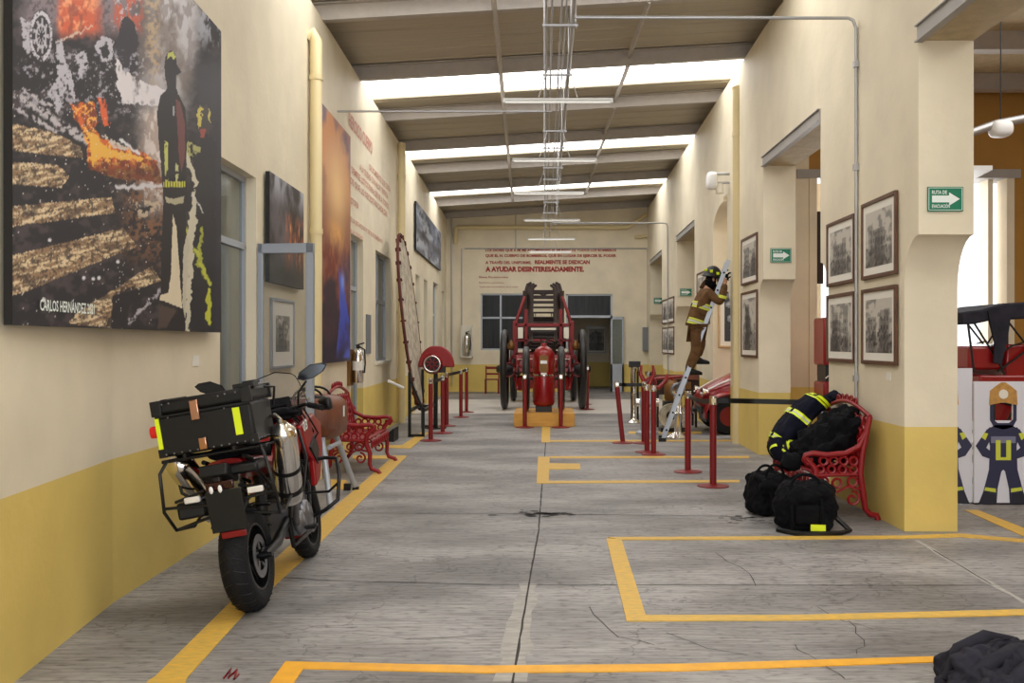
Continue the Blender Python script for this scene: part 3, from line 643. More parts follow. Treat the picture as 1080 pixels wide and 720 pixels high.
big = canvas('fire_photograph_panel', 'huge frameless photograph of a firefighter among flames and charred beams on the left wall', 'picture', 4.27, 7.55, 1.68, 4.1, art_fire, 380, 340, xa=-2.46, xb=-2.64)
t_ = MB(); rt = Vector((-.18, 3.22, 0)).normalized(); text(t_, 'CARLOS HERNÁNDEZ 2021', Vector((-2.417-.18*.055, 4.33+3.22*.055, 1.755)), rt, (0, 0, 1), width=.62, height=.055, bold=.02, depth=.006)
t_.build('caption', M['signwhite'], big, world=True, fix=False, label='small white caption')
MB().box(XL(7.2)+.003, XL(7.2)+.01, 7.15, 7.27, 1.42, 1.5).build('picture_card', M['mount'], label='small white caption card under the corner of the huge fire photograph', cat='card')
def art_smoke(u, v):
    n = fbm(u*5, v*3, 5); n2 = fbm(u*26, v*7+8, 4)
    img = np.tile(np.array(lin(40, 30, 32)[:3]), (len(u), 1)); img = mixc(img, sstep(.4, .75, n)*.8, (104, 98, 104)); img = mixc(img, sstep(.3, 0, v)*sstep(.3, .6, n), (170, 172, 182))
    f = sstep(.35, .55, u)*sstep(.25, .4, v)*sstep(.95, .7, v); img = mixc(img, f*sstep(.35, .6, n2), (156, 84, 44)); img = mixc(img, f*sstep(.62, .75, n2), (216, 150, 96)); img = mixc(img, sstep(.7, .9, v), (52, 44, 44))
    return img
canvas('forest_fire_photograph', 'frameless dark photograph of smoke and orange flames behind the open glass door leaf', 'picture', 9.1, 10.5, 2.19, 3.26, art_smoke, 60, 50, off=.02)
def art_banner(u, v):
    n = fbm(u*3, v*7, 5); n2 = fbm(u*14, v*18+8, 4)
    img = np.tile(np.array(lin(150, 88, 66)[:3]), (len(u), 1)); img = mixc(img, sstep(.25, 0, v+.2*(n-.5)), (122, 92, 110)); img = mixc(img, sstep(.3, .6, n)*sstep(.45, .2, v), (214, 146, 96))
    g = np.exp(-(((u-.55)/.3)**2+((v-.28)/.16)**2)); img = mixc(img, g, (250, 206, 140)); g = np.exp(-(((u-.5)/.22)**2+((v-.47)/.05)**2)); img = mixc(img, g*.9, (252, 190, 110))
    r_ = sstep(.42, .6, v)*sstep(1, .8, v); img = mixc(img, r_*sstep(.35, .6, n2), (120, 40, 30)); img = mixc(img, r_*sstep(.6, .4, n), (52, 34, 52))
    img = mixc(img, sstep(.55, .75, u)*sstep(.5, .6, v)*sstep(.92, .8, v)*.5, (58, 50, 90)); img = mixc(img, sstep(.72, .95, v+.1*(n-.5)), (34, 30, 54))
    b_ = inpoly(u+.05*(n-.5), v, [(.6, .6), (.8, .7), (.98, .84), (.98, .99), (.5, .99), (.62, .8)])*1.0; img = mixc(img, b_*sstep(.3, .6, n+.1), (62, 84, 196)); g = np.exp(-(((u-.72)/.06)**2+((v-.66)/.035)**2)); img = mixc(img, g, (130, 160, 250))
    return img
canvas('tall_fire_banner', 'tall frameless banner of orange glow fading to blue on the left wall beside the pipe', 'picture', 11.28, 13.33, 1.34, 4.52, art_banner, 60, 100, off=.02)
def art_bluegrey(u, v):
    n = fbm(u*6, v*5, 5); n2 = fbm(u*20, v*10+8, 4)
    img = np.tile(np.array(lin(106, 112, 126)[:3]), (len(u), 1)); img = mixc(img, sstep(.5, .7, n), (176, 182, 194)); img = mixc(img, sstep(.45, .3, n2), (52, 54, 64)); img = mixc(img, sstep(.5, .55, v)*sstep(.75, .6, v)*.7, (58, 58, 66)); return img
canvas('blue_grey_street_photograph', 'frameless blue-grey photograph high on the far left wall above the leaning life net', 'picture', 21.5, 27.9, 3.73, 4.84, art_bluegrey, 60, 30, off=.02)

def old_photo(seed, tone=(196, 190, 180), dark=(40, 38, 38)):
    def f(u, v):
        n = fbm(u*7+seed*3.1, v*7+seed, 5); n2 = fbm(u*18+seed, v*12+seed*2, 4)
        img = np.tile(np.array(lin(*tone)[:3]), (len(u), 1)); rr = random.Random(seed)
        for k in range(4):
            a = rr.uniform(0, .75); b_ = a+rr.uniform(.15, .4); t = rr.uniform(.1, .45)
            img = mixc(img, ((u > a) & (u < b_) & (v > t))*.55, (110-8*k, 106-8*k, 104-8*k))
            img = mixc(img, ((u > a) & (u < b_) & (v > t+.05) & (np.sin(u*60+k) > .2) & (np.sin(v*38) > .1))*.7, dark)
        img = mixc(img, sstep(.62, .75, v)*.6, (92, 88, 86)); img = mixc(img, sstep(.55, .68, n2)*sstep(.5, .6, v)*.9, dark); img = mixc(img, sstep(.5, .36, n)*.6, (70, 68, 68)); return img
    return f
def framed(name, label, o, right, up, w, h, border=.035, mount=.07, fmat='woodframe', fun=None, group=None, depth=.03):
    """framed picture: o is the centre of its back, right/up span the wall; faces right x up"""
    right = Vector(right).normalized(); up = Vector(up).normalized(); nn = right.cross(up); o = Vector(o)
    r = thing(name, label, 'picture', o, group=group); q = lambda a, b, c: o+right*a+up*b+nn*c
    def bx_(mb, a0, a1, b0, b1, c0, c1): mb.hexa([q(a0, b0, c0), q(a1, b0, c0), q(a1, b0, c1), q(a0, b0, c1), q(a0, b1, c0), q(a1, b1, c0), q(a1, b1, c1), q(a0, b1, c1)])
    f = MB(); a, b = w/2, h/2
    bx_(f, -a, -a+border, -b, b, .002, depth); bx_(f, a-border, a, -b, b, .002, depth); bx_(f, -a+border, a-border, -b, -b+border, .002, depth); bx_(f, -a+border, a-border, b-border, b, .002, depth)
    f.build('frame', M[fmat], r, world=True, bevel=.004)
    g = MB(); bx_(g, -a+border, a-border, -b+border, b-border, .004, depth*.5); g.build('mount_board', M['mount'], r, world=True)
    a2, b2 = a-border-mount, b-border-mount; c = depth*.5+.002
    picture('photograph', q(-a2, b2, c), q(a2, b2, c), q(a2, -b2, c), q(-a2, -b2, c), 40, 50, fun, r)
    return r
LR, LU = (0, 1, 0), (0, 0, 1)
framed('framed_photograph', 'small grey-framed black and white print seen through the open glass door leaf', wl(9.75, 1.69, .005), LR, LU, .86, .68*1.05, .03, .14, 'alu', old_photo(3))
RR = (0, -1, 0)
def rpic(Ya, Yb, z0, z1, seed, label, **k):
    Y = (Ya+Yb)/2; return framed('framed_photograph', label, Vector((XR(Y)-.004, Y, (z0+z1)/2)), RR, LU, Yb-Ya, z1-z0, fun=old_photo(seed), **k)
G1 = 'framed old photographs on the right pillars'
rpic(9.16, 10.05, 2.19, 2.86, 11, 'wood-framed old photograph on the nearest pillar, upper one left of the wall conduit', group=G1)
rpic(8.07, 8.95, 2.19, 2.91, 12, 'wood-framed old photograph on the nearest pillar, upper one right of the wall conduit', group=G1)
rpic(9.16, 10.05, 1.4, 2.1, 13, 'wood-framed old photograph on the nearest pillar, lower one left of the conduit above the bench', group=G1)
rpic(8.07, 8.95, 1.4, 2.1, 14, 'wood-framed old photograph on the nearest pillar, lower one right of the wall conduit', group=G1)
rpic(13.42, 14.5, 2.47, 3.18, 15, 'brown-framed picture with a red streak, upper one on the second pillar', group=G1)
rpic(13.42, 14.5, 1.38, 2.36, 16, 'brown-framed picture of two tall dark panels, lower one on the second pillar', group=G1)
rpic(23.3, 24.5, 2.1, 2.75, 17, 'small framed photograph on the fourth pillar, upper near one', group=G1)
rpic(24.6, 25.8, 2.1, 2.75, 18, 'small framed photograph on the fourth pillar, upper far one', group=G1)
rpic(23.3, 24.5, 1.3, 2.0, 19, 'small framed photograph on the fourth pillar, lower near one', group=G1)
rpic(24.6, 25.8, 1.3, 2.0, 20, 'small framed photograph on the fourth pillar, lower far one', group=G1)
rpic(17.75, 19.2, 1.95, 3.0, 21, 'thin-framed photograph half hidden behind the climbing firefighter', group=G1)
for Y, z, l in [(8.3, 1.3, 'small white caption card under the lower right photograph of the nearest pillar'), (9.2, 1.3, 'small white caption card beside the conduit under the lower left photograph')]:
    MB().box(XR(Y)-.008, XR(Y)-.002, Y-.05, Y+.05, z-.035, z+.035).build('picture_card', M['mount'], label=l, cat='card')
def boulders(u, v):
    img = np.tile(np.array(lin(60, 62, 70)[:3]), (len(u), 1)); rr = random.Random(3)
    for k in range(15):
        cx, cy, a, b_ = rr.uniform(.1, .9), rr.uniform(.05, .95), rr.uniform(.15, .3), rr.uniform(.06, .11); d = ((u-cx)/a)**2+((v-cy)/b_)**2
        img = mixc(img, (d < 1)*1.0, (128, 132, 142)); img = mixc(img, (d < .5)*(v < cy)*1.0, (172, 176, 188)); img = mixc(img, ((d > .85) & (d < 1.1))*1.0, (36, 38, 44))
    return img
framed('framed_poster', 'pale oak framed black and white poster of boulders behind the ladder', (3.57, 17.388, 2.08), (1, 0, 0), LU, .70, 1.15, .035, .08, 'oak', boulders)
# plaque, extinguisher and brass plate on the left wall
MB().hexa([wl(14.98, 1.42, .002), wl(14.98, 1.42, .02), wl(15.4, 1.42, .02), wl(15.4, 1.42, .002), wl(14.98, 2.05, .002), wl(14.98, 2.05, .02), wl(15.4, 2.05, .02), wl(15.4, 2.05, .002)]).build('plaque', M['greybox'], label='narrow grey plaque between the second door and the window on the left wall', cat='plaque')
def extinguisher(mb_body, mb_top, c, r, h):
    x, y, z = c
    mb_body.lathe([(r*.9, 0), (r, .02), (r, h*.72), (r*.8, h*.82), (r*.35, h*.88), (r*.3, h*.9)], (x, y, z), n=20)
    mb_top.cyl((x, y, z+h*.88), (x, y, z+h*.96), r*.35).obox((x+.03, y, z+h*.99), (.13, .02, .02), (0, -.3, 0)).tube([(x+.02, y, z+h*.93), (x+r*1.2, y, z+h*.85), (x+r*1.3, y, z+h*.5), (x+r*1.15, y, z+h*.25)], .012, 6)
er = thing('fire_extinguisher', 'chrome fire extinguisher hanging beside the tall fire banner on the left wall', 'extinguisher', wl(13.55, 1.02, .12))
a, b_ = MB(), MB(); extinguisher(a, b_, wl(13.55, 1.02, .13), .08, .56); a.build('cylinder_body', M['chrome'], er, world=True); b_.build('valve_and_hose', M['black'], er, world=True)
MB().lathe([(.0815, 0), (.0815, .13)], wl(13.55, 1.2, .13), n=20, cap=False).build('paper_label', M['mount'], er, world=True)
MB().box(XL(13.5)+.002, XL(13.5)+.05, 13.4, 13.64, .98, 1.5).build('bracket_plate', M['brass'], er, world=True, bevel=.004)

# lettering on the left wall
rt = Vector((-.0217, 1, 0)).normalized()
LT = thing('painted_lettering', 'faded red painted lettering on the left wall beside the tall fire banner', 'lettering', wl(15.3, 4.0, .002))
def wt(s, Y, z, w, h, b=.015): text(MB(), s, wl(Y, z, .004), rt, (0, 0, 1), width=w, height=h, bold=b).build('text_line', M['textpink'], LT, world=True, fix=False)
wt('HEROICO CUERPO', 13.5, 4.72, 2.1, .2, .03)
for k, (s, Y, w) in enumerate([('DE BOMBEROS QUE CUIDA', 15.3, 2.4), ('A LA CIUDAD CON VALOR Y ENTREGA', 14.4, 3.0), ('SIEMPRE LISTOS PARA SERVIR A TODOS', 13.7, 3.8), ('LOS QUE LO NECESITAN CADA DIA', 13.5, 3.8)]): wt(s, Y, 4.42-.17*k, w, .1)
wt('HISTORIA', 13.5, 3.62, .8, .1); wt('DE LA ESTACION Y DE SUS BOMBEROS', 13.5, 3.36, 3.2, .07); wt('EN LA CIUDAD', 13.5, 3.2, 1.2, .06)
BT = thing('painted_lettering', 'red quotation lettered on the back wall above the old fire engine', 'lettering', (bx(570), YB-.002, bz(278)))
def bt(s, x0, x1, y, h, b=.03): text(MB(), s, (bx(x0), YB-.004, bz(y)), (1, 0, 0), (0, 0, 1), width=bx(x1)-bx(x0), height=h, bold=b*1.3).build('text_line', M['textred'], BT, world=True, fix=False)
bt('LOS DIOSES QUE A MI ME ACOMPAÑAN AL MUNDO DE TODOS LOS BOMBEROS', 512, 650, 265, .08)
bt('QUE EL H. CUERPO DE BOMBEROS, QUE EN LUGAR DE EJERCER EL PODER', 512, 650, 270.9, .085, .035)
bt('A TRAVÉS DEL UNIFORME,', 512, 560.5, 278.2, .09, .03); bt('REALMENTE SE DEDICAN', 564, 622, 278.2, .12, .04)
bt('A AYUDAR DESINTERESADAMENTE.', 512, 616, 286.2, .155, .045)
bt('Elena Poniatowska', 505.5, 536, 293.2, .07, .01); bt('Escritora y periodista', 505.5, 531, 298.8, .055, 0); bt('Texto sobre los bomberos de la ciudad', 505.5, 546, 303.2, .055, 0)

# exit signs
def exit_sign(px, py, Y, w, h, label):
    c = P(px, py, Y); r = thing('exit_sign', label, 'sign', c, group='green evacuation route signs')
    MB().box(-w/2, w/2, -.012, -.001, -h/2, h/2).build('plate', M['green'], r, bevel=.002)
    a = MB(); a.add([(-w*.38, -.0145, -h*.14), (w*.1, -.0145, -h*.14), (w*.1, -.0145, -h*.27), (w*.4, -.0145, 0), (w*.1, -.0145, h*.27), (w*.1, -.0145, h*.14), (-w*.38, -.0145, h*.14)], [tuple(range(7))])
    for b_ in ((-w/2+.008, w/2-.008, h/2-.012, h/2-.008), (-w/2+.008, w/2-.008, -h/2+.008, -h/2+.012), (-w/2+.008, -w/2+.012, -h/2+.008, h/2-.008), (w/2-.012, w/2-.008, -h/2+.008, h/2-.008)): a.box(b_[0], b_[1], -.0145, -.012, b_[2], b_[3])
    text(a, 'RUTA DE', (-w*.38, -.0145, h*.2), (1, 0, 0), (0, 0, 1), width=w*.42, height=h*.15, bold=.02, depth=0)
    text(a, 'EVACUACIÓN', (-w*.38, -.0145, -h*.36), (1, 0, 0), (0, 0, 1), width=w*.5, height=h*.14, bold=.02, depth=0)
    a.build('arrow_and_text', M['signwhite'], r, fix=False)
exit_sign(996.5, 210, 7.645, .29, .2, 'green evacuation route sign with white arrow on the nearest right pillar')
exit_sign(823.5, 269.3, 13.065, .29, .2, 'green evacuation route sign with white arrow on the second pillar above the belt')
exit_sign(723.3, 308.2, 22.795, .29, .19, 'green evacuation route sign on the pillar just left of the climbing firefighter')
exit_sign(694.3, 317, 29.595, .29, .19, 'green evacuation route sign farthest away beside the back wall')

# pipes
def pipe(name, label, pts, r, n=12, mt='pipe', cat='pipe', rings=()):
    m_ = MB().tube(pts, r, n)
    for p in rings: m_.cyl((p[0], p[1], p[2]-.03), (p[0], p[1], p[2]+.03), r*1.15, n=12)
    return m_.build(name, M[mt], label=label, cat=cat)
def bend(p, q, r_, n=6):
    pass
x = XL(11.0)+.09; pipe('downpipe', 'cream downpipe with a bent top between the two fire pictures on the left wall', [(x-.1, 11.0, 5.16), (x-.03, 11, 5.22), (x, 11, 5.14), (x, 11, 0)], .07, rings=[(x, 11, 4.7), (x, 11, 2.9)])
x = XL(18.7)+.09; pipe('downpipe', 'cream downpipe just in front of the leaning life net on the left wall', [(x, 18.7, ZC(x, 18.7)-.28), (x, 18.7, 0)], .075, rings=[(x, 18.7, 4.9), (x, 18.7, 2.2)])
x = XR(14.9)-.02; pipe('downpipe', 'cream downpipe with a bent top on the second right pillar behind the belt', [(x-.02, 14.9, 5.66), (x, 14.9, 5.6), (x, 14.9, 0)], .075, rings=[(x, 14.9, 4.9), (x, 14.9, 2.35)])
pipe('drain_pipe', 'cream pipe running level high across the back wall', [Vector((bx(481), YB-.1, bz(257))), Vector((bx(481), YB-.1, bz(242))), Vector((bx(483), YB-.1, bz(240))), Vector((bx(662), YB-.1, bz(240))), Vector((bx(682), YB-.1, bz(226)))], .07)
pipe('drain_pipe', 'short cream pipe on the right end of the back wall', [Vector((bx(669), YB-.08, bz(250.5))), Vector((bx(682), YB-.08, bz(249)))], .05)

M['lampwhite'] = mat('lamp_housing', (214, 214, 212), .5); M['lamptube'] = mat('lamp_tube', (250, 250, 246), .4, emit=.25)
# ------------------------------------------------------------------ conduits and lamps under the roof
tray = thing('conduit_run', 'bundle of galvanised conduits hanging along the middle of the roof', 'conduit', (.16, 16, 4.7))
zt = 4.74
for x, r_, zz, y1 in [(.02, .012, 0, 29.5), (.075, .010, .04, 25), (.165, .010, 0, 29.0), (.21, .008, .04, 27), (.28, .022, 0, 18.2)]:
    MB().tube([(x, -3, zt+zz), (x, y1, zt+zz)], r_, 8).build('conduit', M['galv'], tray, world=True)
for k in range(15):
    Y = 3.4+1.45*k+(.25 if k % 2 else 0)
    m_ = MB().box(-.02, .33, Y-.015, Y+.015, zt-.045, zt-.025)
    for x in (.0, .31): m_.cyl((x, Y, zt-.06), (x, Y, ZC(x, Y)), .006, n=6)
    m_.build('trapeze_hanger', M['galv'], tray, world=True)
for k, (y, xc) in enumerate([(106, 588.5), (168.5, 585), (203.5, 579), (232, 582), (251.8, 581.5), (265.5, 580.5)]):
    Y = [10.6, 13.75, 16.7, 20.6, 24.3, 27.5][k]; c = P(xc, y, Y)
    names = ['nearest fluorescent batten under the roof', 'second fluorescent batten from the camera, below the broad middle skylight', 'third fluorescent batten from the camera under the roof', 'fourth fluorescent batten, level with the roof end of the hall', 'fifth fluorescent batten, just above the red quotation', 'farthest fluorescent batten, crossing the red quotation on the back wall']
    L = thing('fluorescent_lamp', names[k], 'lamp', c, group='fluorescent battens hung across the hall'); s_ = 1.24*(1 if k else 1.0)
    MB().box(-s_/2, s_/2, -.025, .025, .0, .022).box(-s_/2, -s_/2+.03, -.025, .025, -.03, 0).box(s_/2-.03, s_/2, -.025, .025, -.03, 0).build('housing', M['lampwhite'], L)
    MB().cyl((-s_/2+.03, 0, -.018), (s_/2-.03, 0, -.018), .014, n=10).build('tube', M['lamptube'], L)
    for x in (-.22, .22):
        MB().cyl((x, 0, .035), (x*.5+(.16-c.x)*.5, 0, 4.7-c.z), .005, n=6).build('suspension_rod', M['galv'], L)
m_ = MB().tube([(.28, 9.12, 4.755), (2.95, 9.12, 4.75), (3.0, 9.12, 4.73), (3.03, 9.12, 4.65), (3.03, 9.12, 2.6), (3.03, 9.12, .75)], .016, 8); 
for z in (4.3, 3.3, 1.25): m_.box(3.005, 3.05, 9.09, 9.15, z-.03, z+.03)
m_.build('electrical_conduit', M['galv'], label='thin conduit crossing overhead then dropping down the nearest right pillar between photographs', cat='conduit')
MB().box(2.97, 3.05, 9.06, 9.18, .56, .76).build('socket_box', M['black'], label='small black outlet box at the foot of the conduit behind the right bench', cat='outlet', bevel=.01)
MB().tube([(.1, 12.6, 4.7), (XL(12.6)+.05, 12.6, 4.7), (XL(12.6)-.0+.02, 12.6, 4.7)], .014, 8).build('electrical_conduit', M['galv'], label='thin conduit crossing overhead to the left wall above the faded lettering', cat='conduit')
MB().tube([(.2, 24.4, 4.7), (3.1, 24.4, 4.7), (3.18, 24.4, 4.68), (3.21, 24.4, 4.6), (3.22, 24.4, .1)], .018, 8).build('electrical_conduit', M['galv'], label='thin conduit dropping down the fourth right pillar between small photographs', cat='conduit')
m_ = MB().tube([(bx(490), YB-.03, bz(262)), (bx(682), YB-.03, bz(262)), (bx(683), YB-.03, bz(264)), (bx(683), YB-.03, bz(345))], .02, 8).tube([(bx(476.5), YB-.03, bz(225)), (bx(476.5), YB-.03, .2)], .025, 8).tube([(bx(487), YB-.03, bz(262)), (bx(487), YB-.03, bz(345))], .015, 8).tube([(bx(544), YB-.03, bz(222)), (bx(544), YB-.03, bz(262))], .015, 8)
m_.build('electrical_conduit', M['galv'], label='thin grey conduits running along and down the back wall', cat='conduit')
MB().box(bx(677.5), bx(685), YB-.2, YB-.002, bz(370), bz(345)).build('electrical_cabinet', M['greybox'], label='grey electrical cabinet at the right end of the back wall', cat='cabinet', bevel=.01)
# wall floodlight on the third pillar
fl = thing('floodlight', 'white bulkhead floodlight on a pipe arm high on the right wall', 'lamp', (3.08, 15.75, 4.3))
MB().tube([(XR(15.7)-.0, 15.7, 4.42), (2.86, 15.7, 4.42), (2.82, 15.7, 4.36)], .025, 8).tube([(XR(15.7), 15.7, 4.27), (2.9, 15.7, 4.27)], .02, 8).build('bracket_arm', M['galv'], fl, world=True)
MB().ell((2.80, 15.7, 4.3), (.09, .12, .15), e=.6).build('lamp_head', M['white'], fl, world=True)
MB().lathe([(.07, 0), (.075, .08), (.06, .1), (.06, .16)], (2.93, 15.7, 4.09), n=16).build('sensor', M['cream'], fl, world=True)
# side hall track and lamps
m_ = MB().tube([(4.2, 11, 3.62), (4.9, 11, 4.02), (5.3, 11, 4.16), (6.3, 11, 4.35)], .05, 10); m_.build('hanging_duct', M['galv'], label='grey curved cable duct hanging in the side hall at upper right', cat='duct')
s_ = MB().cyl((5.35, 11, 4.18), (5.35, 11, 5.5), .008, n=6).build('suspension_cable', M['black'], label='thin black wire holding the duct in the side hall', cat='wire')
MB().ell((5.35, 11, 4.1), (.13, .12, .1), e=.7).build('spot_lamp', M['white'], label='small white lamp head on the hanging duct in the side hall', cat='lamp')
MB().hexa([(4.5, 11.2, 3.66), (5.35, 11.2, 3.66), (5.5, 12.4, 3.66), (4.5, 12.4, 3.66), (4.5, 11.2, 3.71), (5.35, 11.2, 3.71), (5.5, 12.4, 3.71), (4.5, 12.4, 3.71)]).build('panel_lamp', M['white'], label='flat white hanging lamp in front of the ochre wall', cat='lamp')
MB().cyl((5.1, 11.8, 3.71), (5.1, 11.8, 5.76), .005, n=6).cyl((4.7, 11.8, 3.71), (4.7, 11.8, 5.76), .005, n=6).build('lamp_cable', M['black'], label='pair of thin wires holding the flat lamp in the side hall', cat='wire')
# ------------------------------------------------------------------ motorcycle (local frame: +y forward, +x its right side)
moto = thing('motorcycle', 'red and black touring motorcycle with a big black top case leaning beside the left wall', 'motorcycle', (-1.735, 6.3, 0.0))
moto.rotation_euler = (0, -.168, math.radians(1.0))
def wheel(name, y, R, w, par, axlew=.1, disc=True):
    r = R; prof = []
    tyre = MB(); rings = []
    for k in range(13):
        a = -PI*.62+PI*1.24*k/12; prof.append((r-w*.42+w*.42*math.cos(a), w/2*math.sin(a)/math.sin(PI*.5)))
    prof = [(r-w*.75, -w*.40)]+prof+[(r-w*.75, w*.40)]
    tyre.lathe(prof, (0, y, R), (1, 0, 0), n=48, cap=False)
    # tread grooves
    g = tyre.m(1)
    for k in range(26):
        a = 2*PI*k/26
        for s in (-1, 1):
            p = [Vector((s*u_*w/2, y+math.cos(a+.12*u_)*(r-w*.42*(1-math.sqrt(max(0, 1-(u_*.93)**2)))+.001), R+math.sin(a+.12*u_)*(r-w*.42*(1-math.sqrt(max(0, 1-(u_*.93)**2)))+.001))) for u_ in (.15, .4, .65, .85)]
            g.tube(p, .003, 4)
    t = tyre.build(name, [M['rubber'], M['black']], par)
    rim = MB().lathe([(r-w*.78, -w*.42), (r-w*.70, -w*.42), (r-w*.72, -w*.2), (r-w*.72, w*.2), (r-w*.70, w*.42), (r-w*.78, w*.42), (r-w*.82, 0), (r-w*.78, -w*.42)], (0, y, R), (1, 0, 0), n=40, cap=False)
    rim.lathe([(.001, -w*.35), (.045, -w*.35), (.045, w*.35), (.001, w*.35)], (0, y, R), (1, 0, 0), n=16)
    for k in range(10):
        a = 2*PI*k/10+(.16 if k % 2 else -.16); rim.tube([(0, y+.04*math.cos(a), R+.04*math.sin(a)), (0, y+(r-w*.78)*math.cos(2*PI*(k//2*2+.5)/10+(.1 if k % 2 else -.1)), R+(r-w*.78)*math.sin(2*PI*(k//2*2+.5)/10+(.1 if k % 2 else -.1)))], .011, 6)
    rim.build('wheel_rim', M['blackmetal'], t)
    if disc:
        d = MB()
        for s in (-1, 1):
            d.lathe([(.085, s*w*.45), (.13, s*w*.45), (.13, s*w*.45+.004), (.085, s*w*.45+.004), (.085, s*w*.45)], (0, y, R), (1, 0, 0), n=28, cap=False)
            for k in range(5): a = 2*PI*k/5; d.tube([(s*w*.45, y+.04*math.cos(a), R+.04*math.sin(a)), (s*w*.45, y+.09*math.cos(a+.3), R+.09*math.sin(a+.3))], .008, 5)
        d.build('brake_disc', M['alloy'], t)
    return t
wheel('rear_tyre', -.68, .315, .165, moto); wheel('front_tyre', .72, .31, .12, moto)
# frame, swing arm, engine
m_ = MB()
for s in (-1, 1):
    m_.tube([(s*.105, -.68, .315), (s*.12, -.45, .34), (s*.11, -.12, .42)], [.028, .034, .03], 8)
    m_.tube([(s*.05, .52, .98), (s*.15, .3, .86), (s*.17, 0, .72), (s*.14, -.12, .42)], .022, 8)
    m_.tube([(s*.12, -.02, .7), (s*.13, -.35, .82), (s*.12, -.8, .93)], .014, 8)
    m_.tube([(s*.13, -.1, .5), (s*.13, -.35, .66), (s*.12, -.75, .9)], .012, 8)
    m_.tube([(s*.06, .5, .9), (s*.15, .42, .55), (s*.14, .3, .26), (s*.12, -.1, .24), (s*.12, -.12, .42)], .016, 8)
m_.cyl((-.15, -.68, .315), (.15, -.68, .315), .014)
m_.build('frame', M['blackmetal'], moto)
MB().tube([(0, -.30, .38), (0, -.18, .74)], .04, 10).torus((0, -.28, .44), (0, .3, 1), .05, .01, 16, 6).torus((0, -.26, .5), (0, .3, 1), .05, .01, 16, 6).torus((0, -.24, .56), (0, .3, 1), .05, .01, 16, 6).build('shock_absorber', M['blackmetal'], moto)
e = MB().obox((0, .1, .42), (.30, .36, .24)).obox((0, .22, .62), (.24, .2, .24), (.35, 0, 0)).ell((.17, .12, .40), (.05, .11, .11)).ell((.17, -.04, .38), (.045, .08, .08)).ell((-.17, .1, .40), (.05, .12, .11)).obox((0, .36, .5), (.26, .05, .28), (.1, 0, 0))
for k in range(5): e.obox((0, .22-.017*k, .54+.04*k), (.27, .22, .008), (.35, 0, 0))
e.build('engine', M['alloy'], moto, bevel=.008)
e = MB()
for s in (-1, 1): e.tube([(s*.08, .36, .62), (s*.11, .42, .48), (s*.12, .34, .28), (s*.14, .0, .3), (s*.19, -.18, .44), (s*.235, -.28, .56)], .02, 8)
e.build('exhaust_pipe', M['alloy'], moto)
for s in (1, -1):
    p0, p1 = (Vector((.33, -.66, 1.06)), Vector((.225, -.38, .56))) if s > 0 else (Vector((-.30, -.74, .98)), Vector((-.225, -.42, .56))); ax = (p1-p0); Lc = ax.length
    c = MB().lathe([(.03, -.02), (.045, 0), (.078, .03), (.082, .06), (.082, Lc-.06), (.075, Lc-.03), (.035, Lc)], p0, ax, n=28)
    ca = c.build('silencer', M['chrome'], moto)
    b_ = MB().lathe([(.085, .30), (.085, .325)], p0, ax, n=28, cap=False).lathe([(.085, Lc-.13), (.085, Lc-.10)], p0, ax, n=28, cap=False)
    b_.obox(p0+ax*.75+Vector((-s*.07, 0, 0)), (.05, .03, .05)); b_.build('silencer_clamp', M['black'], ca)
    MB().tube([p0+Vector((0, -.005, .0)), p0+Vector((0, -.02, .035)), p0+Vector((-s*.05, .06, .07)), p0+Vector((-s*.08, .16, .06))], .014, 8).build('chrome_bow', M['chrome'], ca)
# seat, tank, body panels
def sect(y, z0, z1, hw, n=14, e=.8):
    sg = lambda v: math.copysign(abs(v)**e, v)
    return [Vector((hw*sg(math.cos(2*PI*k/n)), y, (z0+z1)/2+(z1-z0)/2*sg(math.sin(2*PI*k/n)))) for k in range(n)]
MB().loft([sect(-.78, .93, 1.0, .10), sect(-.6, .90, 1.0, .15), sect(-.3, .86, .97, .15), sect(-.08, .82, .93, .14), sect(.08, .84, .92, .09)]).build('seat', M['blackcloth'], moto)
MB().loft([sect(-.80, .88, .93, .10), sect(-.6, .82, .92, .17), sect(-.35, .76, .89, .185), sect(-.1, .74, .86, .14)]).build('rear_cowl', M['red'], moto)
MB().loft([sect(-.03, .80, .94, .09), sect(.1, .78, 1.03, .155), sect(.28, .76, 1.1, .185), sect(.45, .8, 1.08, .16), sect(.55, .86, 1.0, .1)]).build('fuel_tank', M['red'], moto)
for s in (-1, 1):
    m_ = MB()
    m_.prism([(-.30, .84), (-.02, .92), (.14, 1.0), (.2, .86), (.02, .74), (-.26, .74)], lambda y, z: Vector((s*.17, y, z)), lambda y, z: Vector((s*(.205), y, z)))
    m_.build('side_panel', M['red'], moto, bevel=.01)
    m_ = MB()
    m_.prism([(.16, 1.0), (.5, 1.06), (.66, .98), (.60, .80), (.42, .60), (.30, .56), (.34, .74), (.22, .82)], lambda y, z: Vector((s*(.19+.05*(y-.2)), y, z)), lambda y, z: Vector((s*(.235+.05*(y-.2)), y, z)))
    m_.build('front_cowl', M['red'], moto, bevel=.012)
m_ = MB(); text(m_, '03', (.2415, .17, .955), (0, 1, .15), (0, -.15, 1), width=.13, height=.07, bold=.03, depth=.004); text(m_, 'R', (.2065, -.24, .80), (0, 1, .1), (0, -.1, 1), width=.05, height=.05, bold=.03, depth=.004); text(m_, '1', (.2085, .06, .90), (0, 1, .15), (0, -.15, 1), width=.03, height=.055, bold=.03, depth=.004)
m_.build('number_lettering', M['signwhite'], moto, fix=False)
MB().prism([(.26, .84), (.44, .92), (.5, .8), (.40, .7)], lambda y, z: Vector((.232, y, z)), lambda y, z: Vector((.252, y, z))).build('side_vent', M['black'], moto, bevel=.004)
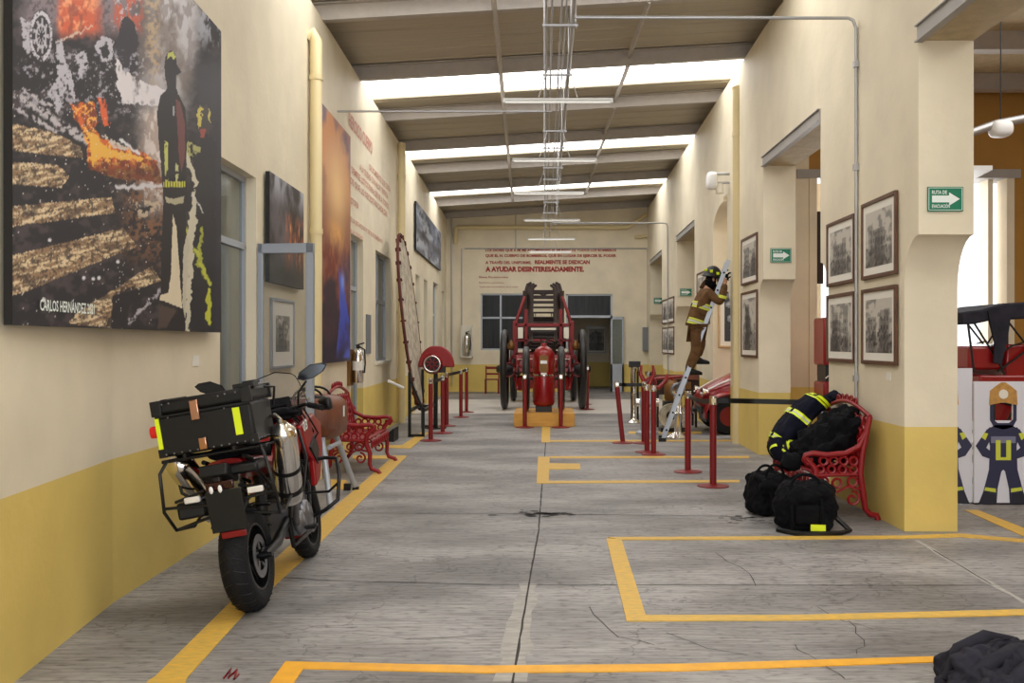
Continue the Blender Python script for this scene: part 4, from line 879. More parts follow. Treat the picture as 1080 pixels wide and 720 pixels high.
MB().loft([sect(.55, .84, 1.12, .17), sect(.72, .86, 1.14, .15), sect(.86, .9, 1.06, .09), sect(.9, .94, 1.0, .04)]).build('nose_fairing', M['red'], moto)
# windscreen: curved clear sheet
m_ = MB(); rows = []
for k in range(7):
    t = k/6; z = 1.1+.30*t; hw = .17*(1-.25*t**3); rows.append([Vector((hw*math.sin(a), .80-.20*t-.05*(1-math.cos(a)), z-(0.03*abs(math.sin(a)) if k == 6 else 0))) for a in [(-.5+j/8)*PI*.9 for j in range(9)]])
m_.loft(rows, closed=False, cap=False); ws = m_.build('windscreen', M['clear'], moto)
MB().tube(rows[-1], .004, 5).tube([r[0] for r in rows], .003, 5).tube([r[-1] for r in rows], .003, 5).build('screen_edge', M['black'], ws)
# handlebar, mirrors
hb = MB().tube([(-.40, .16, 1.10), (-.26, .28, 1.14), (-.1, .36, 1.12), (.1, .36, 1.12), (.26, .28, 1.14), (.40, .16, 1.10)], .013, 8).build('handlebar', M['blackmetal'], moto)
for s in (-1, 1):
    MB().tube([(s*.40, .16, 1.10), (s*.29, .255, 1.132)], .021, 10).build('grip', M['rubber'], hb)
    MB().tube([(s*.27, .30, 1.13), (s*.31, .33, 1.13), (s*.40, .24, 1.1)], .006, 6).build('lever', M['alloy'], hb)
    MB().obox((s*.40, .27, 1.12), (.05, .16, .09), (0, 0, s*.6)).build('hand_guard', M['black'], hb, bevel=.02)
    mr = MB().tube([(s*.2, .31, 1.14), (s*.225, .28, 1.23), (s*.30, .25, 1.30)], .008, 8).build('mirror_stalk', M['black'], hb)
    R_ = Euler((.0, s*-.32+.0, s*.1)).to_matrix()
    out = [(-.105, 0), (-.07, .035), (.02, .05), (.10, .022), (.125, -.005), (.08, -.035), (0, -.045), (-.07, -.03)]
    hd = MB(); c = Vector((s*.345, .235, 1.355))
    A = [c+R_@Vector((s*a, -.012, b)) for a, b in out]; B = [c+R_@Vector((s*a*.8, .03, b*.7)) for a, b in out]
    hd.loft([A, B]); hd.build('mirror_housing', M['black'], mr)
    g = MB(); g.add([c+R_@Vector((s*a*.88, -.0135, b*.86)) for a, b in out], [tuple(range(8))]); g.build('mirror_glass', M['mirror'], mr, fix=False)
MB().tube([(-.06, .30, 1.14), (-.10, .24, 1.24), (-.13, .22, 1.27)], .006, 6).ell((-.135, .218, 1.277), (.014, .014, .014)).build('aerial', M['black'], moto)
dsh = MB().obox((0, .44, 1.14), (.22, .12, .1), (.5, 0, 0)).obox((0.03, .3, 1.10), (.34, .22, .07)).ell((.05, .2, 1.1), (.16, .1, .05), noise=.1, seed=4).ell((-.12, .28, 1.12), (.12, .1, .05), noise=.1, seed=5); dsh.build('instrument_panel', M['blackcloth'], moto)
m_ = MB()
for k in range(5): a = k*.5; m_.tube([(.1+.03*k, .36, 1.12), (.16+.03*k, .42, 1.0-.02*k), (.18, .44, .8), (.15, .42, .6)], .006, 5)
m_.tube([(.12, .2, 1.0), (.24, .05, .98), (.3, -.1, .8), (.27, -.2, .6)], .011, 6).build('cables', M['black'], moto)
# fork and front mudguard
m_ = MB()
for s in (-1, 1): m_.cyl((s*.095, .75, .31), (s*.095, .53, 1.08), .027).cyl((s*.095, .75, .29), (s*.095, .67, .58), .034)
m_.build('front_fork', M['blackmetal'], moto)
m_ = MB(); rows = []
for k in range(9):
    a = -.3+2.3*k/8; rows.append([Vector((x_, .72-math.cos(a)*(.335+.012*(1-(x_/.07)**2)), .31+math.sin(a)*(.335+.012*(1-(x_/.07)**2)))) for x_ in (-.07, -.04, 0, .04, .07)])
m_.loft(rows, closed=False, cap=False); mg = m_.build('front_mudguard', M['red'], moto); sd = mg.modifiers.new('solid', 'SOLIDIFY'); sd.thickness = .004
m_ = MB(); rows = []
for k in range(9):
    a = .75+1.0*k/8; rows.append([Vector((x_, -.68-math.cos(a)*.36, .315+math.sin(a)*.36)) for x_ in (-.09, -.05, 0, .05, .09)])
m_.loft(rows, closed=False, cap=False); mg = m_.build('rear_mudguard', M['black'], moto); sd = mg.modifiers.new('solid', 'SOLIDIFY'); sd.thickness = .005
# tail: plate, lamp, indicators
m_ = MB().obox((0, -.92, .86), (.16, .2, .07), (-.35, 0, 0)).obox((0, -.975, .80), (.05, .03, .2)); m_.build('tail_bracket', M['black'], moto, bevel=.01)
MB().obox((0.035, -1.0, .655), (.205, .008, .24), (.1, 0, 0)).build('number_plate', mat('dark_plate', (28, 28, 26), .5, spec=.3), moto, bevel=.004)
MB().obox((0.05, -.985, .515), (.14, .02, .035)).build('red_reflector', mat('red_lens', (120, 8, 14), .3), moto, bevel=.004)
for s in (-1, 1): MB().tube([(s*.04, -.96, .76), (s*.13+.03, -.98, .745)], .008, 6).build('indicator_stalk', M['black'], moto); MB().obox((s*.18+.03, -.985, .745), (.09, .03, .035)).build('indicator_lens', mat('clear_lens', (226, 222, 214), .2), moto, bevel=.008)
MB().obox((.02, -1.0, .80), (.16, .02, .05)).build('tail_lamp', mat('tail_lens', (46, 12, 14), .2), moto, bevel=.008)
# carrier and side racks
m_ = MB()
for s in (-1, 1):
    m_.tube([(s*.12, -.5, .94), (s*.14, -.98, 1.0), (s*.14, -1.02, 1.0)], .011, 8)
    x_ = s*.27; xi = s*.30
    m_.ring([(x_, -.95, .98), (xi, -1.0, .92), (xi+s*.02, -.98, .70), (xi, -.90, .58), (x_, -.70, .56), (x_, -.5, .62), (x_, -.46, .84), (x_, -.6, .97)], .010, 8)
    m_.tube([(x_, -.93, .74), (s*.1, -.93, .78)], .009, 6).tube([(xi, -.9, .58), (s*.1, -.9, .62)], .009, 6).tube([(x_, -.46, .8), (s*.13, -.4, .82)], .009, 6).tube([(xi+s*.01, -.98, .72), (s*.06, -.98, .70)], .009, 6)
m_.tube([(-.30, -.94, .98), (.30, -.94, .98)], .011, 8).tube([(-.30, -.6, .97), (.30, -.6, .97)], .011, 8)
m_.build('luggage_rack', M['blackmetal'], moto)
MB().obox((-.20, -.86, .68), (.16, .1, .10), (0, 0, .1)).build('rack_fitting', M['black'], moto, bevel=.015); MB().obox((.10, -.84, .87), (.26, .2, .06), (0, 0, 0)).build('tool_tray', M['black'], moto, bevel=.015)
for x_, z_ in ((-.02, .815), (.03, .815)): MB().ell((x_, -1.035, z_-.03), (.012, .006, .022), n=8, k=5).build('plate_light', M['white'], moto)
for s in (-1, 1):
    m_ = MB().tube([(s*.13, .38, .74), (s*.30, .42, .735), (s*.385, .40, .72), (s*.40, .32, .60), (s*.385, .22, .45), (s*.30, .2, .40), (s*.14, .26, .34)], .014, 8).tube([(s*.14, .34, .52), (s*.3, .36, .50), (s*.395, .3, .56)], .010, 8)
    m_.build('crash_bar', M['blackmetal'], moto)
    MB().cyl((s*.13, -.02, .34), (s*.27, -.05, .33), .012).obox((s*.24, -.05, .345), (.09, .05, .015)).build('foot_peg', M['blackmetal'], moto)
MB().tube([(-.14, -.02, .28), (-.24, .04, .16), (-.31, .10, .0)], .012, 8).obox((-.31, .1, -.035), (.05, .05, .012)).build('side_stand', M['blackmetal'], moto)
MB().obox((-.115, -.3, .36), (.012, .72, .06), (.05, 0, 0)).build('drive_chain', M['alloy'], moto)
# top case
bxm = thing('top_case', None, None, (-.01, -.98, 1.005)); bxm.parent = moto; bxm.rotation_euler = (0, 0, 0)
mc = mat('black_case_panel', (22, 21, 20), .5, spec=.3); W2, D2, H2 = .272, .40, .235
MB().box(-W2, W2, 0, D2, 0, H2).build('case_body', mc, bxm, bevel=.018)
MB().box(-W2-.002, W2+.002, -.003, D2+.002, H2+.003, H2+.085).build('case_lid', mc, bxm, bevel=.022)
m_ = MB()
for s in (-1, 1):
    m_.obox((s*(W2-.016), -.003, H2+.045), (.06, .024, .088)).obox((s*(W2-.016), D2, H2+.045), (.06, .024, .088)).obox((s*(W2-.012), .006, .025), (.05, .02, .05)).obox((s*(W2-.045), D2/2, H2+.086), (.04, D2*.8, .012))
m_.obox((.23, .1, H2+.095), (.12, .1, .03)).obox((.235, .2, H2+.11), (.07, .12, .02)); m_.box(-W2, W2, -.010, 0, H2-.01, H2+.004); m_.tube([(W2+.01, D2-.12, H2+.07), (W2+.055, D2-.06, H2+.06), (W2+.02, D2-.02, H2-.05)], .009, 6)
m_.build('corner_guard', M['black'], bxm, bevel=.006)
lm = mat('copper_latch', (196, 150, 124), .14, metal=1)
MB().obox((-.04, -.014, H2+.005), (.05, .02, .115)).build('latch', lm, bxm, bevel=.006); MB().obox((-.025, -.012, .045), (.045, .016, .07)).build('latch', lm, bxm, bevel=.006)
MB().box(.165, .205, -.0065, -.002, .06, .215).box(-W2-.0035, -W2+.02, -.0065, .004, .05, .24).build('reflective_sticker', M['hivis'], bxm)
m_ = MB()
for k in range(12):
    if k not in (5,): m_.ell((-W2+.03+.045*k, -.004, .016+.0*k), (.006, .004, .006), n=8, k=4)
for x_, z_ in [(-.22, .30), (-.18, .3), (-.2, .26), (.1, .295), (.14, .30), (.12, .262), (.2, .3)]: m_.ell((x_, -.011 if z_ > .27 else -.004, z_ if z_ > .27 else .222), (.006, .004, .006), n=8, k=4)
for k in range(7): m_.ell((W2+.002, .05+.05*k, .018), (.004, .006, .006), n=8, k=4)
m_.build('rivets', M['alloy'], bxm)
MB().ell((-W2-.035, .07, .15), (.032, .03, .035), e=.5).build('side_marker_light', mat('red_marker', (226, 30, 24), .3), bxm)
MB().tube([(-W2, .3, .02), (-W2-.05, .3, -.1), (-W2-.03, .28, -.24), (-W2+.08, .27, -.32)], .010, 8).build('side_strap', M['black'], bxm)

# ------------------------------------------------------------------ leather case on tube legs behind the motorcycle
r = thing('leather_case_on_trestle', 'brown leather case with black handles on grey tube legs between motorcycle and red bench', 'case', (-2.3, 9.6, 0))
def rsect(y, hx, z0, z1, n=20): 
    return [Vector((-2.33+hx*math.copysign(abs(math.cos(2*PI*k/n))**.6, math.cos(2*PI*k/n)), y, (z0+z1)/2+(z1-z0)/2*math.copysign(abs(math.sin(2*PI*k/n))**.6, math.sin(2*PI*k/n)))) for k in range(n)]
MB().loft([rsect(9.12, .12, .78, 1.0), rsect(9.18, .22, .68, 1.05), rsect(9.5, .26, .60, 1.08), rsect(9.85, .27, .60, 1.06), rsect(9.97, .24, .66, 1.0), rsect(10.0, .15, .72, .95)]).build('case_body', M['leather'], r, world=True)
m_ = MB()
for y, a in ((9.25, .12), (9.55, .13)): m_.tube([(-2.33+.0+a*math.cos(t)*1.0, y+.1*math.cos(t), 1.04+.11*math.sin(t)) for t in [PI*k/10 for k in range(11)]], .012, 8)
m_.tube([(-2.5, 9.2, 1.05), (-2.3, 9.12, 1.08), (-2.15, 9.2, 1.06)], .014, 6).build('handle', M['black'], r, world=True)
MB().box(-2.062, -2.055, 9.62, 9.67, .84, .95).build('white_tag', M['white'], r, world=True)
m_ = MB().tube([(-2.2, 9.9, .63), (-2.05, 10.2, .02)], .03, 10); m_.build('leg', M['alu'], r, world=True, label='tubular grey leg')
for a, b_ in [((-2.2, 9.3, .65), (-2.05, 9.0, .02)), ((-2.46, 9.3, .65), (-2.6, 9.05, .02)), ((-2.46, 9.9, .65), (-2.6, 10.15, .02))]:
    MB().tube([a, b_], .03, 10).cyl(b_, (b_[0], b_[1], 0), .035, n=10).build('leg', M['alu'], r, world=True)
MB().cyl((-2.05, 10.2, .035), (-2.05, 10.2, 0), .038, n=10).obox((-2.13, 10.16, .04), (.07, .06, .07)).build('castor', M['black'], r, world=True)
MB().tube([(-2.13, 9.75, .56), (-2.13, 9.3, .56)], .025, 8).build('cross_tube', M['alu'], r, world=True)

# ------------------------------------------------------------------ cast iron benches: local x = depth (0 at back feet .. .62 front), y = length
def scroll(c, r0, turns, sgn=1, start=0, n=18, ax='xz', Y=0, out=1):
    pts = []
    for k in range(n+1):
        t = k/n; a = start+sgn*turns*2*PI*t; rr = r0*(1-.75*t); pts.append((c[0]+rr*math.cos(a), Y, c[1]+rr*math.sin(a)))
    return pts
def bench(name, label, loc, rz, Lb):
    r = thing(name, label, 'bench', loc, rz)
    m_ = 'castred'
    sf = None
    for s in (0, 1):
        Y = Lb*s-Lb/2; f = MB()
        f.tube([(.0, Y, .93), (.03, Y, .80), (.10, Y, .66), (.22, Y, .60), (.40, Y, .585), (.52, Y, .60), (.585, Y, .585), (.60, Y, .54), (.57, Y, .50), (.53, Y, .52), (.535, Y, .555)], [.026]*6+[.022]*5, 8)  # back post flowing into the arm and its scroll
        f.tube([(.585, Y, .56), (.50, Y, .47), (.49, Y, .38), (.54, Y, .25), (.535, Y, .12), (.56, Y, .06), (.64, Y, .035), (.66, Y, .0)], [.024, .03, .032, .028, .024, .026, .026, .028], 8)
        f.tube([(.03, Y, .80), (.07, Y, .6), (.09, Y, .42), (.06, Y, .22), (.045, Y, .1), (.0, Y, .05), (-.06, Y, .04), (-.07, Y, .0)], [.028, .028, .032, .03, .026, .028, .028, .03], 8)
        f.tube([(.08, Y, .41), (.5, Y, .40)], .016, 8).tube([(.07, Y, .27), (.2, Y, .30), (.3, Y, .25), (.4, Y, .30), (.53, Y, .27)], .012, 6)
        for cx in (.15, .24, .33, .42): f.torus((cx, Y, .535-.03*abs(cx-.28)), (0, 1, 0), .036, .013, 14, 5)
        for cx in (.15, .25, .35, .45): f.torus((cx, Y, .455), (0, 1, 0), .034, .012, 14, 5)
        for cx, cz in ((.16, .345), (.3, .33), (.42, .345)): f.torus((cx, Y, cz), (0, 1, 0), .04, .013, 14, 5)
        f.tube(scroll((.16, .19), .07, 1.2, 1, PI/2, Y=Y), .013, 5).tube(scroll((.42, .19), .07, 1.2, -1, PI/2, Y=Y), .013, 5)
        f.tube(scroll((.055, .70), .05, 1.0, 1, 0, Y=Y), .013, 5)
        f.build('side_frame', M[m_], r)
    st = MB()
    for k in range(7): x = .10+.064*k; st.box(x, x+.05, -Lb/2, Lb/2, .405+.01*abs(k-3)/3, .425+.01*abs(k-3)/3)
    st.build('seat', M[m_], r, bevel=.004)
    bk = MB(); n = int(Lb/.13)
    zt = lambda y: .93+.10*math.cos(y/Lb*PI)**1
    bk.tube([(.0-.0, -Lb/2+Lb*k/16, zt(-Lb/2+Lb*k/16)) for k in range(17)], .02, 8).tube([(.09, -Lb/2, .46), (.09, Lb/2, .46)], .014, 6)
    bk.tube([(.035, -Lb/2, .70), (.035, Lb/2, .70)], .010, 6)
    for k in range(n):
        y = -Lb/2+Lb*(k+.5)/n
        for zz in (.51, .60, .76, .86): bk.torus((.09-.085*(zz-.46)/.46, y, zz), (1, 0, .15), .05, .014, 14, 5)
        bk.tube([(.08, y-.06, .47), (.06, y, .56), (.03, y+.06, .69)], .012, 5).tube([(.08, y+.06, .47), (.06, y, .56), (.03, y-.06, .69)], .012, 5).tube([(.03, y-.06, .70), (.01, y, .82), (-.0, y+.06, .93)], .012, 5)
    for k in range(5): y = -.2*Lb+Lb*.1*k; bk.torus((0, y, zt(y)+.03), (1, 0, 0), .035, .011, 14, 5)
    bk.build('backrest', M[m_], r)
    ap = MB()
    for k in range(n):
        y = -Lb/2+Lb*(k+.5)/n; ap.torus((.555, y, .355), (1, 0, 0), .045, .012, 14, 5)
    ap.tube([(.55, -Lb/2, .405), (.55, Lb/2, .405)], .012, 6).build('front_apron', M[m_], r)
    return r
bench('garden_bench', 'ornate red cast iron bench against the left wall under the tall fire banner', (-2.66, 12.05, 0), 0, 1.25)
bench('garden_bench', 'ornate red cast iron bench with fire coats on it, against the nearest right pillar', (2.94, 9.12, 0), PI, 1.3)

# coats and bags
def wrinkle(o, strength, size, levels=2):
    s_ = o.modifiers.new('sub', 'SUBSURF'); s_.levels = levels; s_.render_levels = levels
    t = bpy.data.textures.new('folds', 'CLOUDS'); t.noise_scale = size; t.noise_depth = 2
    d_ = o.modifiers.new('folds', 'DISPLACE'); d_.texture = t; d_.strength = strength; d_.mid_level = .5; d_.texture_coords = 'LOCAL'
    for p in o.data.polygons: p.use_smooth = True
    return o
def drape(name, mt, rings, par=None, noise=.02, seed=0):
    """loft of (centre, half-width vector, half-thickness vector) sections with folds"""
    rnd = random.Random(seed); ph = [rnd.uniform(0, 6) for _ in range(6)]; n = 22; R = []
    for i, (c, a, b_) in enumerate(rings):
        c, a, b_ = Vector(c), Vector(a), Vector(b_); q = []
        for k in range(n):
            t = 2*PI*k/n; w = 1+noise*5*math.sin(5*t+ph[0]+i*.9)+noise*4*math.sin(9*t+ph[1]-i*1.3)
            q.append(c+a*math.cos(t)*w+b_*math.copysign(abs(math.sin(t))**.8, math.sin(t))*w)
        R.append(q)
    return R
def coat():
    r = thing('firefighter_coat', 'dark navy coat with yellow reflective bands over the far end of the right bench', 'coat', (2.6, 9.75, .4))
    A = Vector((-.10, .22, -.02))
    path = [((2.97, 9.78, 1.00), .12, .05), ((2.90, 9.76, 1.02), .2, .09), ((2.80, 9.74, .985), .25, .105), ((2.68, 9.72, .885), .27, .115), ((2.58, 9.70, .775), .27, .115), ((2.48, 9.68, .66), .26, .115), ((2.41, 9.66, .55), .25, .11), ((2.36, 9.62, .46), .20, .09), ((2.34, 9.6, .42), .12, .05)]
    d = Vector((-.56, 0, -.60)).normalized(); nrm = Vector((-.73, 0, .68))
    rings = [(c, Vector((0, w, 0)), nrm*t) for c, w, t in path]
    R = drape('', None, rings, noise=.012, seed=2)
    wrinkle(MB().loft(R).build('coat_body', M['navy'], r, world=True), .05, .12)
    def band(i, f, wd, mt, sc_=1.06):
        a, b_ = R[i], R[i+1]; ca = sum(a, Vector())/len(a); cb = sum(b_, Vector())/len(b_)
        q0 = [(p.lerp(q, f)) for p, q in zip(a, b_)]; q1 = [(p.lerp(q, f+wd)) for p, q in zip(a, b_)]; c0 = ca.lerp(cb, f); c1 = ca.lerp(cb, f+wd)
        MB().loft([[c0+(p-c0)*sc_ for p in q0], [c1+(p-c1)*sc_ for p in q1]], cap=False).build('reflective_band', M[mt], r, world=True)
    for i, f in ((3, .35), (5, .55)):
        band(i, f, .16, 'hivis'); band(i, f+.16, .12, 'silverband'); band(i, f+.28, .14, 'hivis')
    band(1, .3, .35, 'hivis', 1.05); band(1, .75, .25, 'hivis', 1.05)
    MB().tube([(2.36, 9.45, .60), (2.34, 9.38, .52), (2.40, 9.34, .45)], [.085, .08, .07], 12).build('sleeve', M['navy'], r, world=True)
    MB().lathe([(.088, 0), (.085, .03)], (2.345, 9.4, .53), (-.1, -.3, -.3), n=14, cap=False).build('sleeve_band', M['hivis'], r, world=True)
    MB().ell((3.0, 9.72, 1.03), (.07, .13, .07), noise=.06, seed=5).build('collar', M['navy'], r, world=True)
    return r
coat()
def black_coat():
    r = thing('black_jacket', 'plain black jacket heaped on the near half of the right bench', 'jacket', (2.65, 8.95, .43))
    R = drape('', None, [((2.98, 9.0, .93), (0, .12, 0), (-.04, 0, .02)), ((2.92, 8.98, .92), (0, .30, 0), (-.07, 0, .05)), ((2.80, 8.98, .78), (0, .36, 0), (-.11, 0, .09)), ((2.66, 8.98, .63), (0, .36, 0), (-.12, 0, .12)), ((2.52, 9.0, .53), (0, .32, 0), (-.08, 0, .1)), ((2.42, 9.0, .47), (0, .2, 0), (-.04, 0, .05))], noise=.02, seed=7)
    wrinkle(MB().loft(R).build('jacket_body', M['blackcloth'], r, world=True), .22, .13, 3)
    MB().tube([(2.5, 9.2, .6), (2.42, 9.3, .55), (2.38, 9.2, .48)], [.06, .055, .05], 10).build('trouser_cuff', M['navy'], r, world=True)
    MB().torus((2.45, 9.27, .57), (-.4, .5, -.3), .06, .014, 16, 6).torus((2.405, 9.25, .52), (-.2, .1, -.5), .056, .012, 16, 6).build('cuff_band', M['hivis'], r, world=True)
black_coat()
def _x(): pass
def duffel(name, label, loc, rad, rz, seed, extra=True, col='blackcloth'):
    r = thing(name, label, 'bag', loc, rz)
    rx, ry, rz_ = rad
    wrinkle(MB().ell((0, 0, rz_*.97), rad, n=30, k=18, e=.58, noise=.035, seed=seed, flat=.02).build('bag_body', M[col], r), .075, .12, 3)
    m_ = MB(); 
    m_.tube([(rx*.5*math.cos(t), -ry*.55, rz_*1.75+.12*math.sin(t)) for t in [PI*k/10 for k in range(11)]], .013, 6).tube([(rx*.5*math.cos(t), ry*.3, rz_*1.72+.10*math.sin(t)) for t in [PI*k/10 for k in range(11)]], .013, 6)
    for x in (-.5, .45): m_.tube([(x*rx, -ry*1.0+.0, .03), (x*rx, -ry*1.06, rz_*.9), (x*rx, -ry*.62, rz_*1.8)], .016, 6)
    m_.build('webbing_strap', M['blackcloth'], r)
    MB().box(-rx*.42, rx*.42, -ry*1.10, -ry*.85, rz_*.35, rz_*1.15).build('front_pocket', M[col], r, bevel=.03)
    return r
bg = duffel('duffel_bag', 'nearer black duffel bag with a trailing strap on the floor before the right bench', (2.23, 8.05, 0), (.25, .22, .21), -.15, 3)
MB().tube([(-.24, -.16, .02), (-.1, -.29, .018), (.1, -.28, .018), (.27, -.22, .018), (.36, -.1, .02), (.27, -.02, .1), (.2, .0, .2)], .022, 6).build('shoulder_strap', M['black'], bg)
MB().box(.02, .14, -.268, -.255, .03, .09).build('yellow_patch', M['hivis'], bg)
duffel('duffel_bag', 'farther black duffel bag standing left of the other at the foot of the right bench', (2.10, 8.78, 0), (.19, .20, .20), .3, 9)
# helmet/boot shaped bundle in front of the bench
MB().ell((2.27, 8.62, .50), (.10, .10, .085), noise=.07, seed=3).build('fabric_bundle', M['blackcloth'], label='small round black cloth bundle at the front end of the right bench arm', cat='bundle')
def cloth_heap():
    r = thing('charcoal_jacket', 'crumpled charcoal jacket heaped on the floor at the bottom right corner', 'jacket', (2.0, 4.13, 0))
    n, k = 64, 30; rnd = random.Random(4); R = []
    for i in range(k+1):
        t = i/k*PI*.5; row = []
        for j in range(n):
            a = 2*PI*j/n; ca, sa = math.cos(a), math.sin(a); r_ = math.cos(t)
            fold = .10*math.sin(3*a+1.2+2.2*t)+.07*math.sin(7*a-3*t+.5)+.05*math.sin(11*a+5*t)
            rr = r_*(1+fold*.8*math.sin(2*t+.4)); z = .275*math.sin(t)**.75*(1+.10*math.sin(2*a+2)+.12*fold*4*math.cos(t))
            row.append(Vector((.255*rr*ca+.03*math.sin(t), .30*rr*sa, max(0, z))))
        R.append(row)
    o = wrinkle(MB().loft(R).build('jacket_body', M['greycloth'], r), .16, .13, 3)
    for pts, w in [([(-.2, -.08, .15), (-.1, -.1, .215), (.02, -.06, .262), (.13, -.02, .262), (.21, .04, .2)], .03), ([(-.12, -.2, .1), (0, -.18, .2), (.1, -.12, .24), (.2, -.1, .17)], .032), ([(-.22, .05, .1), (-.14, .08, .22), (0, .12, .265), (.12, .1, .262)], .035)]:
        MB().tube(pts, [w*.4]+[w]*(len(pts)-2)+[w*.4], 10).build('sleeve_fold', M['greycloth'], r)
    MB().add([(-.235, -.16, .12), (-.15, -.225, .105), (-.14, -.2, .14), (-.19, -.16, .155)], [(0, 1, 2, 3)]).build('white_label', M['white'], r)
cloth_heap()
# ------------------------------------------------------------------ belt posts
def post(label, x, y, h=1.0, lean=(0, 0), group='red belt posts around the old equipment'):
    r = thing('barrier_post', label, 'post', (x, y, 0), group=group)
    MB().lathe([(.175, 0), (.175, .01), (.05, .03)], (0, 0, 0), n=28).build('base', M['redmetal'], r)
    tx, ty = lean
    MB().cyl((0, 0, .02), (tx, ty, h-.09), .038, n=16).build('pole', M['redmetal'], r)
    MB().cyl((tx, ty, h-.09), (tx, ty, h), .042, n=16).obox((tx, ty-.04, h-.045), (.05, .015, .05)).build('belt_head', M['chrome'], r)
    return Vector((x+tx, y+ty, h-.045))
GL = {'A': (-1.85, 15.3), 'B': (-1.79, 16.55), 'C': (-1.87, 18.0), 'D': (-1.78, 20.05), 'E': (-1.78, 21.5)}
heads = {k: post(l, *GL[k], 1.02) for k, l in zip('ABCDE', ['red belt post nearest the camera in the left row by the life net', 'red belt post second in the left row, just right of the nearest one', 'red belt post third in the left row beside the hand siren', 'red belt post second from the far end of the left row', 'red belt post at the far end of the left row'])}
heads['F'] = post('red belt post left of the tank, in front of the ochre plinth', -.365, 17.66, 1.0); heads['G'] = post('red belt post right of the tank, in front of the ochre plinth', .313, 17.66, 1.0)
heads['H'] = post('red belt post right of the old engine wheel', 1.03, 22.4, 1.03); heads['I'] = post('red belt post behind the one right of the old engine wheel', 1.06, 24.2, 1.03)
heads['J'] = post('tilted red belt post at the left end of the right row', 1.25, 14.95, .98, (-.09, 0)); heads['K'] = post('red belt post just behind the thick pair in the right row', 1.58, 14.9, .98)
heads['L'] = post('red belt post of the close pair, nearer and right one', 1.56, 13.4, .99); heads['M'] = post('red belt post of the close pair, half hidden left one', 1.50, 13.7, .99)
heads['N'] = post('red belt post left of the nearest one, below the ladder', 1.775, 11.6, 1.0); heads['O'] = post('red belt post nearest the camera on the right, holding the long belt', 1.88, 10.45, 1.0)
def belt(label, a, b_, sag=.0):
    a, b_ = Vector(a), Vector(b_); m_ = MB(); n = 8; top, bot = [], []
    for k in range(n+1):
        t = k/n; p = a.lerp(b_, t); p.z -= sag*4*t*(1-t); top.append(p+Vector((0, 0, .028))); bot.append(p-Vector((0, 0, .028)))
    d = (b_-a); nn = Vector((-d.y, d.x, 0)).normalized()*.003
    for k in range(n): m_.hexa([bot[k]-nn, bot[k+1]-nn, bot[k+1]+nn, bot[k]+nn, top[k]-nn, top[k+1]-nn, top[k+1]+nn, top[k]+nn])
    return m_.build('barrier_belt', M['black'], label=label, cat='belt')
H_ = heads
belt('long black belt from the nearest right post to the nearest pillar, behind the coat', H_['O'], (3.06, 10.12, .95)); belt('black belt joining the two nearest right posts', H_['N'], H_['O'], .04)
belt('black belt from the tilted post to its neighbour', H_['J'], H_['K'], .01); belt('short black belt into the close pair of red posts', H_['K'], H_['M'], .03)
belt('black belt between the two farthest left posts', H_['D'], H_['E']); belt('black belt between the third and fourth left posts', H_['C'], H_['D']); belt('black belt between the two nearest left posts', H_['A'], H_['B'], .02)

# ------------------------------------------------------------------ wheeled tank on its plinth
MB().box(-.58, .58, 17.85, 19.3, 0, .25).build('plinth', M['plinth'], label='ochre wooden plinth under the wheeled red tank in mid hall', cat='plinth', bevel=.008)
r = thing('wheeled_extinguisher', 'upright red chemical tank on two tall black wheels, standing on the ochre plinth', 'extinguisher', (-.01, 18.5, .25))
MB().lathe([(.12, .10), (.19, .13), (.215, .2), (.215, .68), (.205, .72), (.215, .76), (.215, 1.08), (.2, 1.16), (.14, 1.24), (.06, 1.28), (.05, 1.34), (.0, 1.34)], (0, -.15, .0), n=36).build('tank', M['red'], r)
m_ = MB().lathe([(.2175, .60), (.2175, .60)], (0, -.15, 0), n=8, cap=False)
MB().add([(-.085+.0, -.372, .78), (.085, -.372, .78), (.085, -.372, 1.1), (-.085, -.372, 1.1)], [(0, 1, 2, 3)]).add([(-.085, -.3, .78), (-.085, -.3, 1.1), (-.085, -.372, 1.1), (-.085, -.372, .78)], [(0, 1, 2, 3)]).add([(.085, -.3, .78), (.085, -.3, 1.1), (.085, -.372, 1.1), (.085, -.372, .78)], [(0, 1, 2, 3)]).build('brass_plate', M['brass'], r)
MB().box(-.065, .065, -.378, -.374, .94, 1.0).box(-.055, .055, -.375, -.36, .725, .765).build('white_label', M['white'], r)
MB().lathe([(.218, .7), (.218, .73)], (0, -.15, 0), n=36, cap=False).build('band', M['chrome'], r)
for s in (-1, 1):
    m_ = MB().torus((s*.345, 0, .64), (1, 0, 0), .575, .065, 48, 8).lathe([(.05, -.06), (.07, -.03), (.07, .03), (.05, .06)], (s*.345, 0, .64), (1, 0, 0), n=16)
    for k in range(12): a = 2*PI*k/12; m_.tube([(s*.345, .05*math.cos(a), .64+.05*math.sin(a)), (s*.345, .59*math.cos(a), .64+.59*math.sin(a))], .014, 6)
    m_.build('wheel', M['wheelblack'], r)
MB().tube([(-.4, 0, .64), (.4, 0, .64)], .03, 8).tube([(-.2, -.1, .3), (-.2, .6, .5), (-.2, 1.0, .1)], .02, 8).tube([(.2, -.1, .3), (.2, .6, .5), (.2, 1.0, .1)], .02, 8).build('axle', M['wheelblack'], r)
MB().tube([(0, -.15, 1.3), (.08, -.15, 1.42), (.2, -.1, 1.36), (.24, -.05, 1.1)], .018, 8).torus((0, -.15, 1.42), (0, 1, .4), .06, .010, 18, 6).build('valve_and_hose', M['black'], r)
MB().box(-.16, .16, -.3, .0, 0, .11).build('foot_block', M['wheelblack'], r)

